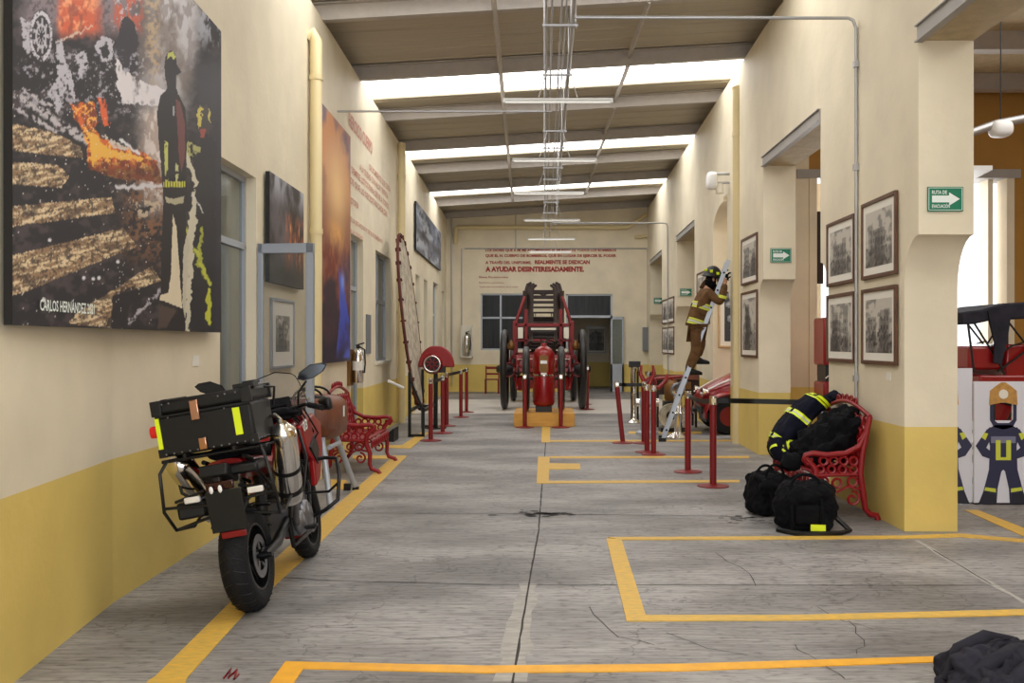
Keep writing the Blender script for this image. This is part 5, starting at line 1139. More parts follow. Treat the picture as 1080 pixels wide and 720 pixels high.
# ------------------------------------------------------------------ old horse-drawn ladder engine
E = thing('antique_fire_engine', 'antique red ladder fire engine with tall spoked wheels in front of the back wall', 'fire engine', (-.02, 24.0, 0))
def spoked(x, y, R, par, n=14, tone='wheelblack', w=.10):
    m_ = MB().torus((x, y, R), (1, 0, 0), R-w*.8, w*.8, 48, 8).torus((x, y, R), (1, 0, 0), R*.86, .02, 40, 6).lathe([(.07, -.2), (.13, -.08), (.13, .08), (.07, .2)], (x, y, R), (1, 0, 0), n=18)
    for k in range(n): a = 2*PI*k/n; m_.tube([(x, y+.1*math.cos(a), R+.1*math.sin(a)), (x, y+(R-.06)*math.cos(a), R+(R-.06)*math.sin(a))], .03, 6)
    return m_.build('wheel', M[tone], par, world=False)
for s in (-1, 1):
    spoked(s*.93, -1.45, .96, E); spoked(s*.82, 1.7, .8, E)
m_ = MB()
for s in (-1, 1):
    m_.box(s*.42-.05, s*.42+.05, -1.9, 2.6, .80, .92); m_.box(s*.62-.03, s*.62+.03, -1.7, -.2, .95, 1.28)
    m_.tube([(s*.62, -1.85, .5), (s*.7, -1.4, .85), (s*.62, -.9, .75)], .03, 6)
m_.box(-.95, .95, -1.5, -1.4, .9, 1.0).box(-.85, .85, 1.65, 1.75, .76, .86).box(-.66, .66, -1.75, -.3, .9, 1.0).box(-.5, .5, 1.0, 2.4, .92, 1.1)
m_.build('chassis', M['red'], E, bevel=.01)
MB().box(-.68, .68, -1.55, -.5, 1.0, 1.30).box(-.60, .60, -1.72, -1.55, 1.02, 1.24).build('body_box', M['red'], E, bevel=.03); MB().box(-.55, .55, 1.3, 1.9, 1.1, 1.6).build('rear_box', M['red'], E, bevel=.03)
m_ = MB()
for s in (-1, 1):
    m_.box(s*.68-.06, s*.68+.06, -1.4, -1.25, 1.2, 2.12).tube([(s*.66, -1.33, 2.1), (s*.46, -1.1, 2.72)], .04, 8).tube([(s*.74, -1.4, 1.3), (s*.86, -1.4, 1.0)], .03, 8).box(s*.42-.04, s*.42+.04, -1.4, -1.25, 1.3, 2.4)
    m_.torus((s*.82, -1.6, .95), (.3*s, 1, 0), .16, .02, 18, 6)
m_.box(-.68, .68, -1.4, -1.28, 1.98, 2.06).box(-.68, .68, -1.4, -1.28, 1.28, 1.36).box(-.68, .68, -1.4, -1.28, 1.62, 1.68)
m_.build('lifting_frame', M['redmetal'], E, bevel=.01)
m_ = MB(); 
for s in (-1, 1): m_.box(s*.55-.06, s*.55+.06, -1.48, -1.40, 1.70, 1.96)
m_.box(-.3, .3, -1.46, -1.4, 1.9, 1.95).box(-.62, .62, -1.80, -1.78, 1.20, 1.215).box(-.6, -.3, -1.46, -1.4, 1.40, 1.43).box(.3, .6, -1.46, -1.4, 1.40, 1.43).build('pale_fitting', M['cream'], E)
lad = MB(); d0, d1 = Vector((0, -1.7, 1.25)), Vector((0, .4, 3.02)); 
for q, (hw, off, c_) in enumerate([(.44, 0, 1), (.36, .07, 1), (.30, .14, 1)]):
    a = Vector((0, -1.45, 1.45+off)); b_ = Vector((0, .5-.25*q, 2.95-.12*q+off))
    for s in (-1, 1):
        lad.tube([a+Vector((s*hw, 0, 0)), b_+Vector((s*hw, 0, 0)), b_+Vector((s*(hw-.03), .05, .16)), b_+Vector((s*(hw-.12), .08, .22))], [.055, .06, .045, .03], 6)
    for k in range(11): p = a.lerp(b_, k/10); lad.tube([p+Vector((-hw, 0, 0)), p+Vector((hw, 0, 0))], .02, 6)
for s in (-1, 1): lad.tube([(s*.42, .3, 2.95), (0, .2, 2.82), (-s*.42, .1, 2.7)], .015, 6)
for s in (-1, 1): lad.box(s*.47-.05, s*.47+.05, -.4, .3, 2.1, 2.9)
for s in (-1, 1):
    for k in range(5): lad.tube([(s*(.2+.05*k), -1.42+.02*k, 1.3), (s*(.2+.05*k), -.2, 2.35)], .012, 5)
lad.box(-.40, .40, -.55, -.5, 1.5, 2.2)
lad.build('ladder_stack', M['wood'], E)
for s in (-1, 1):
    m_ = MB()
    for k in range(4): m_.tube([(s*.60, -2.0+.08*k, 1.0-.035*k), (s*.60, -1.45, .86-.035*k), (s*.60, -.9-.08*k, 1.0-.035*k)], .022, 5)
    m_.build('leaf_spring', M['wheelblack'], E)
    MB().tube([(s*.3, -1.75, 1.0), (s*.34, -1.8, 1.2), (s*.5, -1.75, 1.25), (s*.62, -1.7, 1.1)], .02, 6).torus((s*.5, -1.78, 1.12), (0, 1, 0), .1, .018, 18, 6).build('pipe_elbow', M['redmetal'], E)
    MB().lathe([(.12, 0), (.16, .05), (.16, .3), (.1, .36)], (s*.5, -1.4, .45), n=16).build('air_vessel', M['red'], E)
MB().box(-.45, .45, -1.6, -1.3, .5, .86).build('pump_box', M['red'], E, bevel=.02)
m_ = MB().cyl((-.5, -.9, 1.75), (.5, -.9, 1.75), .18, n=20).lathe([(.3, -.03), (.3, .03)], (-.52, -.9, 1.75), (1, 0, 0), n=24).lathe([(.3, -.03), (.3, .03)], (.52, -.9, 1.75), (1, 0, 0), n=24); m_.build('winding_drum', M['wheelblack'], E)
MB().box(-.5, .5, .6, 1.1, 1.1, 1.2).box(-.5, .5, 1.05, 1.12, 1.2, 1.6).build('driver_seat', M['blackcloth'], E, bevel=.02)
MB().tube([(0, 2.4, .7), (0, 4.0, .3)], .04, 8).build('drawbar', M['wood'], E)
for s in (-1, 1): MB().lathe([(.05, 0), (.09, .04), (.09, .14), (.05, .18), (.02, .24)], (s*.78, -1.5, 1.42), n=14).build('side_lantern', M['brass'], E)

# ------------------------------------------------------------------ things along the far left
r = thing('life_net', 'tall oval canvas life net with a rusty rim, standing on edge against the left wall', 'life net', (-2.5, 17.1, 0))
C0 = Vector((-2.47, 17.3, 1.98)); up = Vector((-.115, .0, 1)).normalized(); al = Vector((.03, 1, 0)).normalized(); nn = al.cross(up)
RX, RZ = .74, 1.62
q = lambda a, s=1.0, o=0: C0+al*(RX*s*math.cos(a))+up*(RZ*s*math.sin(a))+nn*o
MB().loft([[q(2*PI*k/48, s_, o) for k in range(48)] for s_, o in ((.97, -.02), (.6, -.05), (.2, -.07), (.2, .0), (.6, .03), (.97, .02))]).build('canvas', M['canvas'], r, world=True)
m_ = MB().ring([q(2*PI*k/56) for k in range(56)], .028, 8)
for k in range(26): a = 2*PI*k/26; m_.tube([q(a, 1.0, -.03), q(a, .95, -.035)], .02, 5); m_.tube([q(a, 1.0, .03), q(a, .95, .035)], .02, 5)
m_.build('laced_rim', M['rust'], r, world=True)
r = thing('net_stand', 'black square tube stand holding the life net upright', 'stand', (-2.4, 16.6, 0))
m_ = MB()
for x, y in ((-2.28, 15.9), (-2.05, 15.9), (-2.28, 17.6), (-2.05, 17.6)):
    m_.box(x-.025, x+.025, y-.025, y+.025, 0, 1.1 if x < -2.2 else .5)
m_.tube([(-2.28, 15.9, 1.0), (-2.05, 15.9, .45)], .02, 6)
for y in (15.9, 17.6): m_.box(-2.28, -2.05, y-.025, y+.025, 0, .05)
for x in (-2.28, -2.05): m_.box(x-.025, x+.025, 15.9, 17.6, .42, .47)
m_.box(-2.25, -2.05, 17.0, 17.05, .42, .47)
m_.build('tube_frame', M['blackmetal'], r, world=True)
MB().tube([(-2.62, 15.8, .95), (-2.42, 16.1, .82)], .025, 8).build('white_rod', M['white'], label='short white rod sticking out beside the black net stand', cat='rod')
MB().prism([(-2.72, 0), (-2.42, 0), (-2.42, .22)], lambda x, z: Vector((x, 15.1, z)), lambda x, z: Vector((x, 15.6, z))).build('door_wedge_ramp', M['black'], label='small black wedge-shaped ramp on the floor left of the net stand', cat='ramp')
r = thing('hand_siren', 'red half-round hand siren with a round grille, on a stand behind the left posts', 'siren', (-2.12, 17.6, 0))
hc = P(459, 386, 17.4)
fanp = [(.0+.31*math.cos(a), -.02+.40*math.sin(a)) for a in [PI*k/20 for k in range(21)]]
MB().prism([(x-.01+(.05 if x > 0 else 0), z) for x, z in fanp], lambda x, z: hc+Vector((x, .03, z)), lambda x, z: hc+Vector((x, .14, z))).build('fan_housing', M['red'], r, world=True, bevel=.02)
MB().lathe([(.05, .1), (.17, .06), (.19, -.02), (.16, -.07), (.0, -.07)], hc+Vector((-.05, .02, .04)), (0, 1, 0), n=28).build('gear_case', M['red'], r, world=True)
MB().torus(hc+Vector((-.05, -.055, .04)), (0, 1, 0), .145, .018, 28, 8).build('grille_ring', M['chrome'], r, world=True)
MB().lathe([(.0, 0), (.14, 0), (.14, -.02), (0, -.02)], hc+Vector((-.05, -.045, .04)), (0, 1, 0), n=24).build('grille', M['wheelblack'], r, world=True)
m_ = MB()
for k in range(8): a = 2*PI*k/8; m_.tube([hc+Vector((-.05+.03*math.cos(a), -.07, .04+.03*math.sin(a))), hc+Vector((-.05+.12*math.cos(a+.4), -.07, .04+.12*math.sin(a+.4)))], .010, 5)
m_.build('fan_blade', M['red'], r, world=True)
MB().box(hc.x-.15, hc.x+.18, hc.y, hc.y+.15, hc.z-.12, hc.z).build('siren_foot', M['wheelblack'], r, world=True)
MB().cyl((hc.x, 17.48, 0), (hc.x, 17.48, hc.z-.12), .04).lathe([(.2, 0), (.2, .02)], (hc.x, 17.48, 0)).build('stand', M['blackmetal'], r, world=True)
r = thing('wooden_chair', 'small red wooden chair by the back wall, left of the old engine', 'chair', (bx(521), 29.4, 0))
m_ = MB()
for x in (-.2, .2):
    MB().box(x-.02, x+.02, -.2, -.16, 0, .45).build('leg', M['redmetal'], r); MB().box(x-.02, x+.02, .16, .2, 0, .86).build('leg', M['redmetal'], r)
MB().box(-.22, .22, -.22, .22, .43, .46).build('seat', M['redmetal'], r); MB().box(-.2, .2, .17, .19, .58, .64).box(-.2, .2, .17, .19, .76, .84).build('backrest', M['redmetal'], r)
er = thing('extinguisher_cabinet', 'white open cabinet with a fire extinguisher on the back wall, left of the window', 'cabinet', (bx(492.5), YB-.12, bz(377)))
m_ = MB().box(bx(486.5), bx(499), YB-.03, YB-.005, bz(377), bz(343)).box(bx(486.5), bx(487.5), YB-.22, YB-.03, bz(377), bz(343)).box(bx(498), bx(499), YB-.22, YB-.03, bz(377), bz(343)).box(bx(486.5), bx(499), YB-.22, YB-.03, bz(377), bz(376)); m_.build('case', M['cream'], er, world=True)
a, b_ = MB(), MB(); extinguisher(a, b_, (bx(492.5), YB-.14, bz(375.5)), .1, .8); a.build('cylinder_body', M['chrome'], er, world=True); b_.build('valve_and_hose', M['black'], er, world=True)
# posters seen in the back room
framed('framed_poster', 'pale poster hanging in the room behind the back door', (1.9, 34.18, 1.7), (1, 0, 0), LU, .7, .95, .03, .05, 'alu', old_photo(31, (180, 178, 172), (110, 110, 110))); framed('framed_poster', 'second pale poster in the room behind the back door, right of the first', (2.75, 34.18, 1.7), (1, 0, 0), LU, .7, .95, .03, .05, 'alu', old_photo(32, (180, 178, 172), (110, 110, 110)))

# ------------------------------------------------------------------ nozzles, hydrant fork, crate, car on the right
def monitor(label, x, y, h, s=1.0):
    r = thing('nozzle_stand', label, 'nozzle', (x, y, 0))
    MB().lathe([(.17*s, 0), (.17*s, .02), (.12*s, .05), (.05*s, .10), (.045*s, h*.5), (.06*s, h*.52), (.045*s, h*.55), (.06*s, h*.9), (.09*s, h*.95), (.09*s, h)], n=24).build('pillar', M['chrome'], r); return r
monitor('chrome nozzle pillar farthest left behind the right row of posts', 1.78, 18.6, 1.1, .8); monitor('chrome nozzle pillar just right of the farthest one', 2.0, 17.9, 1.05, .9)
mo = monitor('short chrome nozzle pillar behind the foot of the ladder', 2.24, 15.75, .8, 1.2)
MB().torus((0, 0, .8), (0, 1, 0), .1, .03, 18, 8).tube([(0, 0, .8), (.05, -.1, .92), (.1, -.3, .95)], [.05, .045, .03], 10).build('swivel_nozzle', M['alloy'], mo)
MB().box(1.72, 1.94, 18.9, 19.1, 1.1, 1.22).box(1.75, 1.79, 18.95, 19, 0, 1.1).box(1.87, 1.91, 18.95, 19, 0, 1.1).build('lantern_rack', M['blackmetal'], label='small black rack with a lamp box behind the right posts', cat='rack')
r = thing('hydrant', 'silver hydrant with a red forked top behind the close pair of posts', 'hydrant', (1.80, 16.4, 0))
MB().lathe([(.2, 0), (.2, .04), (.13, .07), (.12, .5), (.16, .53), (.16, .58), (.1, .66), (.1, .78)], n=24).build('barrel', M['alu'], r)
MB().cyl((-.2, 0, .55), (.2, 0, .55), .07).cyl((0, -.2, .4), (0, .2, .4), .06).build('outlet', M['chrome'], r)
m_ = MB()
for s in (-1, 1): m_.tube([(0, 0, .78), (s*.07, 0, .95), (s*.12, 0, 1.05), (s*.10, 0, 1.2)], [.05, .04, .035, .02], 10)
m_.tube([(0, 0, .8), (.2, -.1, .82), (.32, -.1, .95), (.34, -.1, 1.05)], [.045, .04, .035, .02], 10).torus((.06, 0, .9), (0, 1, 0), .09, .02, 16, 6).build('forked_top', M['red'], r)
r = thing('pump_unit', 'small brass and red hand pump with a hose coil between hydrant and car', 'pump', (2.3, 16.9, 0))
MB().box(-.22, .22, -.2, .2, .0, .08).box(-.16, .16, -.14, .14, .08, .55).build('base_block', M['blackmetal'], r, bevel=.01)
MB().lathe([(.12, .55), (.14, .6), (.14, .85), (.08, .92)], (0, 0, 0)).build('air_dome', M['brass'], r)
m_ = MB()
for k in range(4): m_.torus((-.05, -.24, .3), (0, 1, 0), .10+.035*k, .017, 24, 6)
m_.build('hose_coil', M['canvas'], r)
MB().tube([(-.3, 0, .95), (.3, 0, 1.0)], .02, 8).cyl((0, 0, .9), (0, 0, .98), .03).build('lever', M['red'], r)
r = thing('wooden_crate', 'brown wooden display crate with brass fittings behind the ladder', 'crate', (2.5, 17.9, 0))
MB().box(-.42, .42, -.25, .25, .62, .98).build('box', M['wood'], r, bevel=.01); MB().box(-.40, .40, -.3, -.26, .9, 1.0).build('lid', M['leather'], r)
for x in (-.38, .34): 
    for y in (-.22, .18): MB().box(x, x+.04, y, y+.04, 0, .62).build('leg', M['wood'], r)
MB().box(-.2, -.02, -.262, -.25, .72, .86).box(.1, .26, -.262, -.25, .72, .86).build('brass_plate', M['brass'], r)
# vintage red car in the third opening: nose towards the hall (-x)
car = thing('vintage_car', 'red vintage car with white trim, its nose poking out behind the second pillar', 'car', (3.75, 16.9, 0), 0)
def cs(x, w, z0, z1, n=18, e=.6):
    return [Vector((x, w*math.copysign(abs(math.cos(2*PI*k/n))**e, math.cos(2*PI*k/n)), (z0+z1)/2+(z1-z0)/2*math.copysign(abs(math.sin(2*PI*k/n))**e, math.sin(2*PI*k/n)))) for k in range(n)]
MB().loft([cs(-1.02, .34, .50, .62), cs(-.95, .40, .42, .74), cs(-.7, .44, .35, .90), cs(-.35, .48, .33, 1.06), cs(.0, .52, .33, 1.10), cs(.3, .58, .33, 1.12), cs(.9, .60, .33, 1.12)]).build('bonnet', M['red'], car)
MB().loft([cs(.3, .50, 1.0, 1.15), cs(.45, .52, 1.0, 1.48), cs(.95, .54, 1.0, 1.52), cs(1.05, .5, 1.0, 1.2)]).build('cabin', M['red'], car)
for s in (-1, 1):
    m_ = MB(); rows = []
    for k in range(10):
        a = -.1+2.9*k/9; rows.append([Vector((-.55-math.cos(a)*.42, s*(.42+.30*t), .32+math.sin(a)*(.44-.05*t*t))) for t in (0, .33, .66, 1)])
    m_.loft(rows, closed=False, cap=False); o = m_.build('mudguard', M['red'], car); o.modifiers.new('s', 'SOLIDIFY').thickness = .02
    m_ = MB().lathe([(.17, -.08), (.30, -.09), (.32, -.04), (.32, .04), (.30, .09), (.17, .08)], (-.55, s*.6, .32), (0, 1, 0), n=32, cap=False).build('tyre', M['rubber'], car)
    MB().lathe([(.0, -.05), (.17, -.05), (.17, .05), (0, .05)], (-.55, s*.6, .32), (0, 1, 0), n=24).build('wheel_disc', M['redmetal'], car)
    MB().lathe([(.0, 0), (.09, 0), (.09, .02), (.05, .12), (0, .14)], (-.98, s*.42, .72), (1, 0, 0), n=20).build('headlamp', M['chrome'], car)
    MB().tube([(-1.0, s*.35, .70), (-.7, s*.43, .86), (-.35, s*.47, 1.0), (.2, s*.54, 1.06)], .015, 6).build('white_trim', M['white'], car)
MB().tube([(-1.12, -.55, .42), (-1.16, 0, .42), (-1.12, .55, .42)], .035, 8).build('bumper', M['black'], car)
MB().box(-.9, 1.2, -.4, .4, .2, .36).box(-.98, -.9, -.34, .34, .34, .62).build('underbody', M['black'], car)

# ------------------------------------------------------------------ side hall: emblem wagon, canopy carriage, photo boards
r = thing('emblem_wagon', 'red wagon with gold emblems glimpsed between the first two pillars', 'wagon', (4.22, 13.5, 0))
MB().box(-.32, .7, -.4, .1, 1.28, 1.95).build('upper_body', M['red'], r, bevel=.03); MB().box(-.32, .7, -.4, .1, .75, 1.05).build('lower_body', M['red'], r, bevel=.03)
MB().box(-.28, .68, -.35, .05, 1.05, 1.28).build('gap_box', M['wheelblack'], r)
m_ = MB().torus((-.08, -.405, 1.66), (0, 1, 0), .07, .02, 18, 6).ell((-.08, -.405, 1.66), (.04, .01, .05)).tube([(-.2, -.405, 1.6), (-.12, -.405, 1.56), (-.04, -.405, 1.56), (.06, -.405, 1.62)], .018, 6).tube([(-.18, -.405, 1.7), (-.15, -.405, 1.76), (-.08, -.405, 1.78), (0, -.405, 1.76), (.03, -.405, 1.7)], .015, 6)
m_.build('gold_emblem', M['gold'], r)
MB().torus((-.1, -.405, .9), (0, 1, 0), .07, .018, 18, 6).torus((-.1, -.405, .9), (0, 1, 0), .03, .01, 18, 6).build('faded_emblem', M['alloy'], r)
MB().ell((-.02, -.44, 1.15), (.05, .05, .06)).tube([(-.3, -.42, 1.1), (-.15, -.43, 1.22), (.1, -.43, 1.2)], .01, 6).build('lamp', M['chrome'], r)
for x in (-.2, .6):
    m_ = MB().torus((x, -.46, .45), (0, 1, 0), .40, .04, 30, 6)
    for k in range(10): a = 2*PI*k/10; m_.tube([(x, -.46, .45), (x+.4*math.cos(a), -.46, .45+.4*math.sin(a))], .015, 5)
    m_.build('wheel', M['wheelblack'], r)
r = thing('canopy_carriage', 'small red carriage under a black folding canopy, behind the white photo boards', 'carriage', (5.1, 10.9, 0))
top = lambda x: P(x, 0, 0)
def cp(px, py, Y): return P(px, py, Y)
m_ = MB(); Ya, Yb = 10.3, 11.4
rows = []
for Y in (Ya, (Ya+Yb)/2, Yb): rows.append([(4.58, Y, 1.80), (4.58, Y, 1.93), (4.8, Y, 1.96), (5.05, Y, 2.03), (5.55, Y, 2.06), (5.66, Y, 1.98), (5.64, Y, 1.88), (5.3, Y, 1.86), (4.9, Y, 1.84), (4.72, Y, 1.80)])
m_.loft([[Vector(p) for p in r_] for r_ in rows], smooth=False)
m_.build('canopy', M['greycloth'], r, world=True, bevel=.02)
MB().loft([[Vector(p) for p in ((4.86, 10.28, 1.95), (5.12, 10.28, 1.95), (5.12, 10.33, 1.95), (4.86, 10.33, 1.95))], [Vector(p) for p in ((4.93, 10.27, 1.6), (5.07, 10.27, 1.62), (5.07, 10.3, 1.62), (4.93, 10.3, 1.6))], [Vector(p) for p in ((4.92, 10.27, 1.38), (5.0, 10.27, 1.36), (5.0, 10.3, 1.36), (4.92, 10.3, 1.38))]], smooth=False).build('hanging_flap', M['greycloth'], r, world=True)
for Y in (Ya+.05, Yb-.05):
    m_ = MB(); m_.tube([(4.66, Y, 1.9), (4.74, Y, 1.28)], .014, 6).tube([(4.70, Y, 1.88), (5.0, Y, 1.4), (5.1, Y, 1.2)], .012, 6).tube([(5.58, Y, 1.92), (5.3, Y, 1.5), (5.0, Y, 1.28)], .012, 6).tube([(5.1, Y, 1.85), (5.45, Y, 1.4), (5.6, Y, 1.2)], .012, 6).tube([(5.6, Y, 1.92), (5.6, Y, 1.1)], .014, 6).tube([(4.95, Y, 1.42), (5.15, Y, 1.56), (5.35, Y, 1.62)], .01, 6)
    m_.build('canopy_bow', M['wheelblack'], r, world=True)
MB().loft([[Vector((x, Y, z)) for Y, z in ((10.35, 1.30), (11.3, 1.30), (11.3, 1.56), (10.35, 1.56))] for x in (4.68, 5.06)], smooth=False).build('seat_front', M['red'], r, world=True, bevel=.03)
MB().hexa([(5.1, 10.4, 1.2), (5.5, 10.4, 1.2), (5.5, 11.3, 1.2), (5.1, 11.3, 1.2), (5.12, 10.4, 1.58), (5.40, 10.4, 1.58), (5.40, 11.3, 1.58), (5.12, 11.3, 1.58)]).build('seat_rear', M['red'], r, world=True, bevel=.03)
MB().box(4.78, 5.9, 10.3, 11.4, .95, 1.24).box(4.9, 5.9, 10.3, 11.4, .7, .95).build('body', M['red'], r, world=True, bevel=.02)
for x in (4.9, 5.8):
    for Y in (10.22, 11.48):
        m_ = MB().torus((x, Y, .5), (0, 1, 0), .47, .03, 32, 6)
        for k in range(12): a = 2*PI*k/12; m_.tube([(x, Y, .5), (x+.46*math.cos(a), Y, .5+.46*math.sin(a))], .012, 5)
        m_.build('wheel', M['wheelblack'], r, world=True)
def board(name, label, x0, x1, Y0, Y1, zt, fig, h=None):
    """white cut-out board on the floor with a printed firefighter; the face is a real hole framed by the figure"""
    r = thing(name, label, 'photo board', ((x0+x1)/2, (Y0+Y1)/2, 0)); a = Vector((x0, Y0, 0)); b_ = Vector((x1, Y1, 0)); d = (b_-a).normalized(); nn = Vector((d.y, -d.x, 0)); L_ = (b_-a).length
    hx, hz, hw, hh = fig
    q = lambda u, z, o=0: a+d*u+Vector((0, 0, z))+nn*o
    m_ = MB()
    def pan(u0, u1, z0, z1): m_.hexa([q(u0, z0), q(u1, z0), q(u1, z0, -.03), q(u0, z0, -.03), q(u0, z1), q(u1, z1), q(u1, z1, -.03), q(u0, z1, -.03)])
    pan(0, hx-hw, .02, zt); pan(hx+hw, L_, .02, zt) if hx+hw < L_ else None; pan(hx-hw, min(hx+hw, L_), .02, hz-hh); pan(hx-hw, min(hx+hw, L_), hz+hh, zt)
    m_.build('panel', M['boardwhite'], r, world=True)
    return r, q
S_ = 9.25/F
def board_fig(q, par, ux, only=None):
    """px offsets from the figure axis, photo rows"""
    z = lambda py: 1.6-(py-CY)*S_
    def poly(name, mt, pts, o): 
        for s in ((1, -1) if name in ('arm', 'leg', 'boot') else (1,)):
            pp = [(ux+s*a*S_, z(b_)) for a, b_ in pts]
            MB().prism(pp, lambda u, zz: q(u, zz, .001), lambda u, zz: q(u, zz, o)).build('printed_'+name, M[mt], par, world=True)
    f = M['figure_navy']
    poly('hood', 'figure_navy', [(-14, 420), (-14, 443), (-10, 450), (0, 453), (10, 450), (14, 443), (14, 420), (10.5, 424), (10.5, 442), (6, 446), (-6, 446), (-10.5, 442), (-10.5, 424)], .004)
    poly('torso', 'figure_navy', [(-8, 448), (8, 448), (18, 453), (14, 470), (15, 495), (-15, 495), (-14, 470), (-18, 453)], .004)
    poly('chest_stripe', 'figure_grey', [(-13, 460), (13, 460), (13, 467), (-13, 467)], .005)
    poly('air_harness', 'lime', [(-8, 464), (-3, 464), (-3, 482), (3, 482), (3, 464), (8, 464), (8, 485), (-8, 485)], .006)
    poly('arm', 'figure_navy', [(14, 450), (19, 455), (29, 470), (22, 481), (13, 484), (13, 476), (18, 472), (11, 458)], .0045)
    poly('arm_band', 'lime', [(16, 457), (20, 456), (23, 461), (19, 464)], .006); poly('arm_band', 'lime', [(-16, 457), (-20, 456), (-23, 461), (-19, 464)], .006)
    poly('leg', 'figure_navy', [(0, 495), (15, 495), (21, 518), (26, 531), (7, 531), (6, 515), (2, 497)], .0035)
    poly('boot', 'boot_dark', [(9, 520), (20, 518), (26.5, 531.5), (7, 531.5)], .0055)
    poly('leg_band', 'lime', [(8, 515), (19, 513.5), (20, 517), (8, 519)], .006); poly('leg_band', 'lime', [(-8, 515), (-19, 513.5), (-20, 517), (-8, 519)], .006)
    poly('helmet', 'figure_helmet', [(-15, 427), (-14, 412), (-8, 407), (-2, 403), (2, 403), (8, 407), (14, 412), (15, 427), (0, 424)], .006)
    n_ = 14; poly('helmet_badge', 'mount', [(5*math.cos(2*PI*k/n_), 415.5+5*math.sin(2*PI*k/n_)) for k in range(n_)], .009)
M['figure_navy'] = mat('printed_navy', (42, 44, 76), .5); M['figure_grey'] = mat('printed_grey', (120, 122, 150), .5); M['figure_helmet'] = mat('printed_amber', (196, 148, 76), .5, noise=.25, nscale=20)
M['boot_dark'] = mat('printed_dark', (34, 34, 48), .5)
x0 = (1027.5-CX)*S_; x1 = x0+.62
axu = (1058-1027.5)*S_
bd, q = board('photo_board', 'white cut-out board printed with a helmeted firefighter figure, right of the nearest pillar', x0, x1, 9.25, 9.25, 1.215, (axu, 1.6-(434-CY)*S_, 10.5*S_, 9.5*S_))
board_fig(q, bd, axu)
MB().box(x0+.02, x0+.06, 9.28, 9.6, .0, .02).box(x1-.06, x1-.02, 9.28, 9.6, .0, .02).box(x0+.1, x1-.1, 9.28, 9.29, .0, .3).build('prop_foot', M['wood'], bd, world=True)
bd2, q2 = board('photo_board', 'second white cut-out board, mostly hidden behind the nearest pillar', x0-.62, x0-.005, 9.34, 9.28, 1.345, (.345, 1.6-(434-CY)*S_, 10.5*S_, 9.5*S_)); board_fig(q2, bd2, .345)
MB().box(x0-.4, x0-.36, 9.5, 9.8, .0, .02).box(x0-.5, x0-.1, 9.46, 9.48, 0, .3).build('prop_foot', M['wood'], bd2, world=True)

# ------------------------------------------------------------------ ladder and the firefighter on it
A0, A1 = Vector((1.93, 15.35, 0.0)), Vector((3.0, 15.35, 2.93))
lr = thing('ladder', 'aluminium ladder leaning on the right wall beside the cream downpipe', 'ladder', A0)
ld = (A1-A0).normalized(); sd = Vector((.12, .99, 0)).normalized(); hn = sd.cross(ld).normalized()
for s in (-1, 1):
    m_ = MB(); a, b_ = A0+sd*s*.2, A1+sd*s*.2
    w = hn*.034; t = sd*.014
    m_.hexa([a-w-t, a+w-t, a+w+t, a-w+t, b_-w-t, b_+w-t, b_+w+t, b_-w+t]); m_.build('rail', M['alu'], lr, world=True)
    MB().obox(a+Vector((0, 0, .03)), (.12, .05, .06)).build('foot', M['black'], lr, world=True)
for k in range(10):
    p = A0+ld*(.2+.3*k); MB().tube([p-sd*.2, p+sd*.2], .017, 8).build('rung', M['alu'], lr, world=True)
m_ = MB()
for k in range(10): p = A0+ld*(.2+.3*k); m_.cyl(p-sd*.222, p-sd*.214, .018, n=8)
m_.build('rung_end', M['black'], lr, world=True)

def skin_mesh(name, mt, par, nodes, edges, root=0, levels=2, loc=None):
    """nodes: (x, y, z, rx, ry); world coordinates"""
    me = bpy.data.meshes.new(name); off = par.location if par else Vector((0, 0, 0))
    me.from_pydata([tuple(Vector(n[:3])-off) for n in nodes], edges, []); o = bpy.data.objects.new(name, me); COL.objects.link(o); o.parent = par
    md = o.modifiers.new('skin', 'SKIN'); md.use_smooth_shade = True
    if not me.skin_vertices: 
        bpy.context.view_layer.update()
    for i, n in enumerate(nodes):
        sv = me.skin_vertices[0].data[i]; sv.radius = (n[3], n[4] if len(n) > 4 else n[3]); sv.use_root = (i == root)
    s2 = o.modifiers.new('sub', 'SUBSURF'); s2.levels = levels; s2.render_levels = levels
    me.materials.append(mt); return o
fx = thing('person', 'person in tan turnout gear and black helmet climbing the aluminium ladder, arms around its top', 'person', (2.36, 15.35, 1.08))
yc = 15.33
# body (skin coloured, mostly covered)
hip = (2.47, yc, 1.86); chest = (2.60, yc, 2.25); neck = (2.69, yc, 2.50); head = (2.745, yc, 2.63)
Bn = [(*hip, .13, .15), (2.52, yc, 2.02, .12, .15), (*chest, .14, .17), (*neck, .06), (*head, .085, .09),
      (2.66, yc-.2, 2.42, .06), (2.83, yc-.26, 2.22, .045), (2.90, yc-.2, 2.50, .034), (2.94, yc-.16, 2.63, .03),
      (2.66, yc+.2, 2.42, .06), (2.86, yc+.24, 2.28, .045), (2.93, yc+.2, 2.55, .034), (2.97, yc+.16, 2.70, .03),
      (2.47, yc-.1, 1.80, .09), (2.47, yc-.13, 1.46, .065), (2.33, yc-.13, 1.17, .045), (2.42, yc-.13, 1.11, .035),
      (2.49, yc+.1, 1.80, .09), (2.59, yc+.13, 1.60, .065), (2.50, yc+.13, 1.33, .045), (2.60, yc+.13, 1.27, .035)]
Be = [(0, 1), (1, 2), (2, 3), (3, 4), (2, 5), (5, 6), (6, 7), (7, 8), (2, 9), (9, 10), (10, 11), (11, 12), (0, 13), (13, 14), (14, 15), (15, 16), (0, 17), (17, 18), (18, 19), (19, 20)]
skin_mesh('body', M['skin'], fx, Bn, Be)
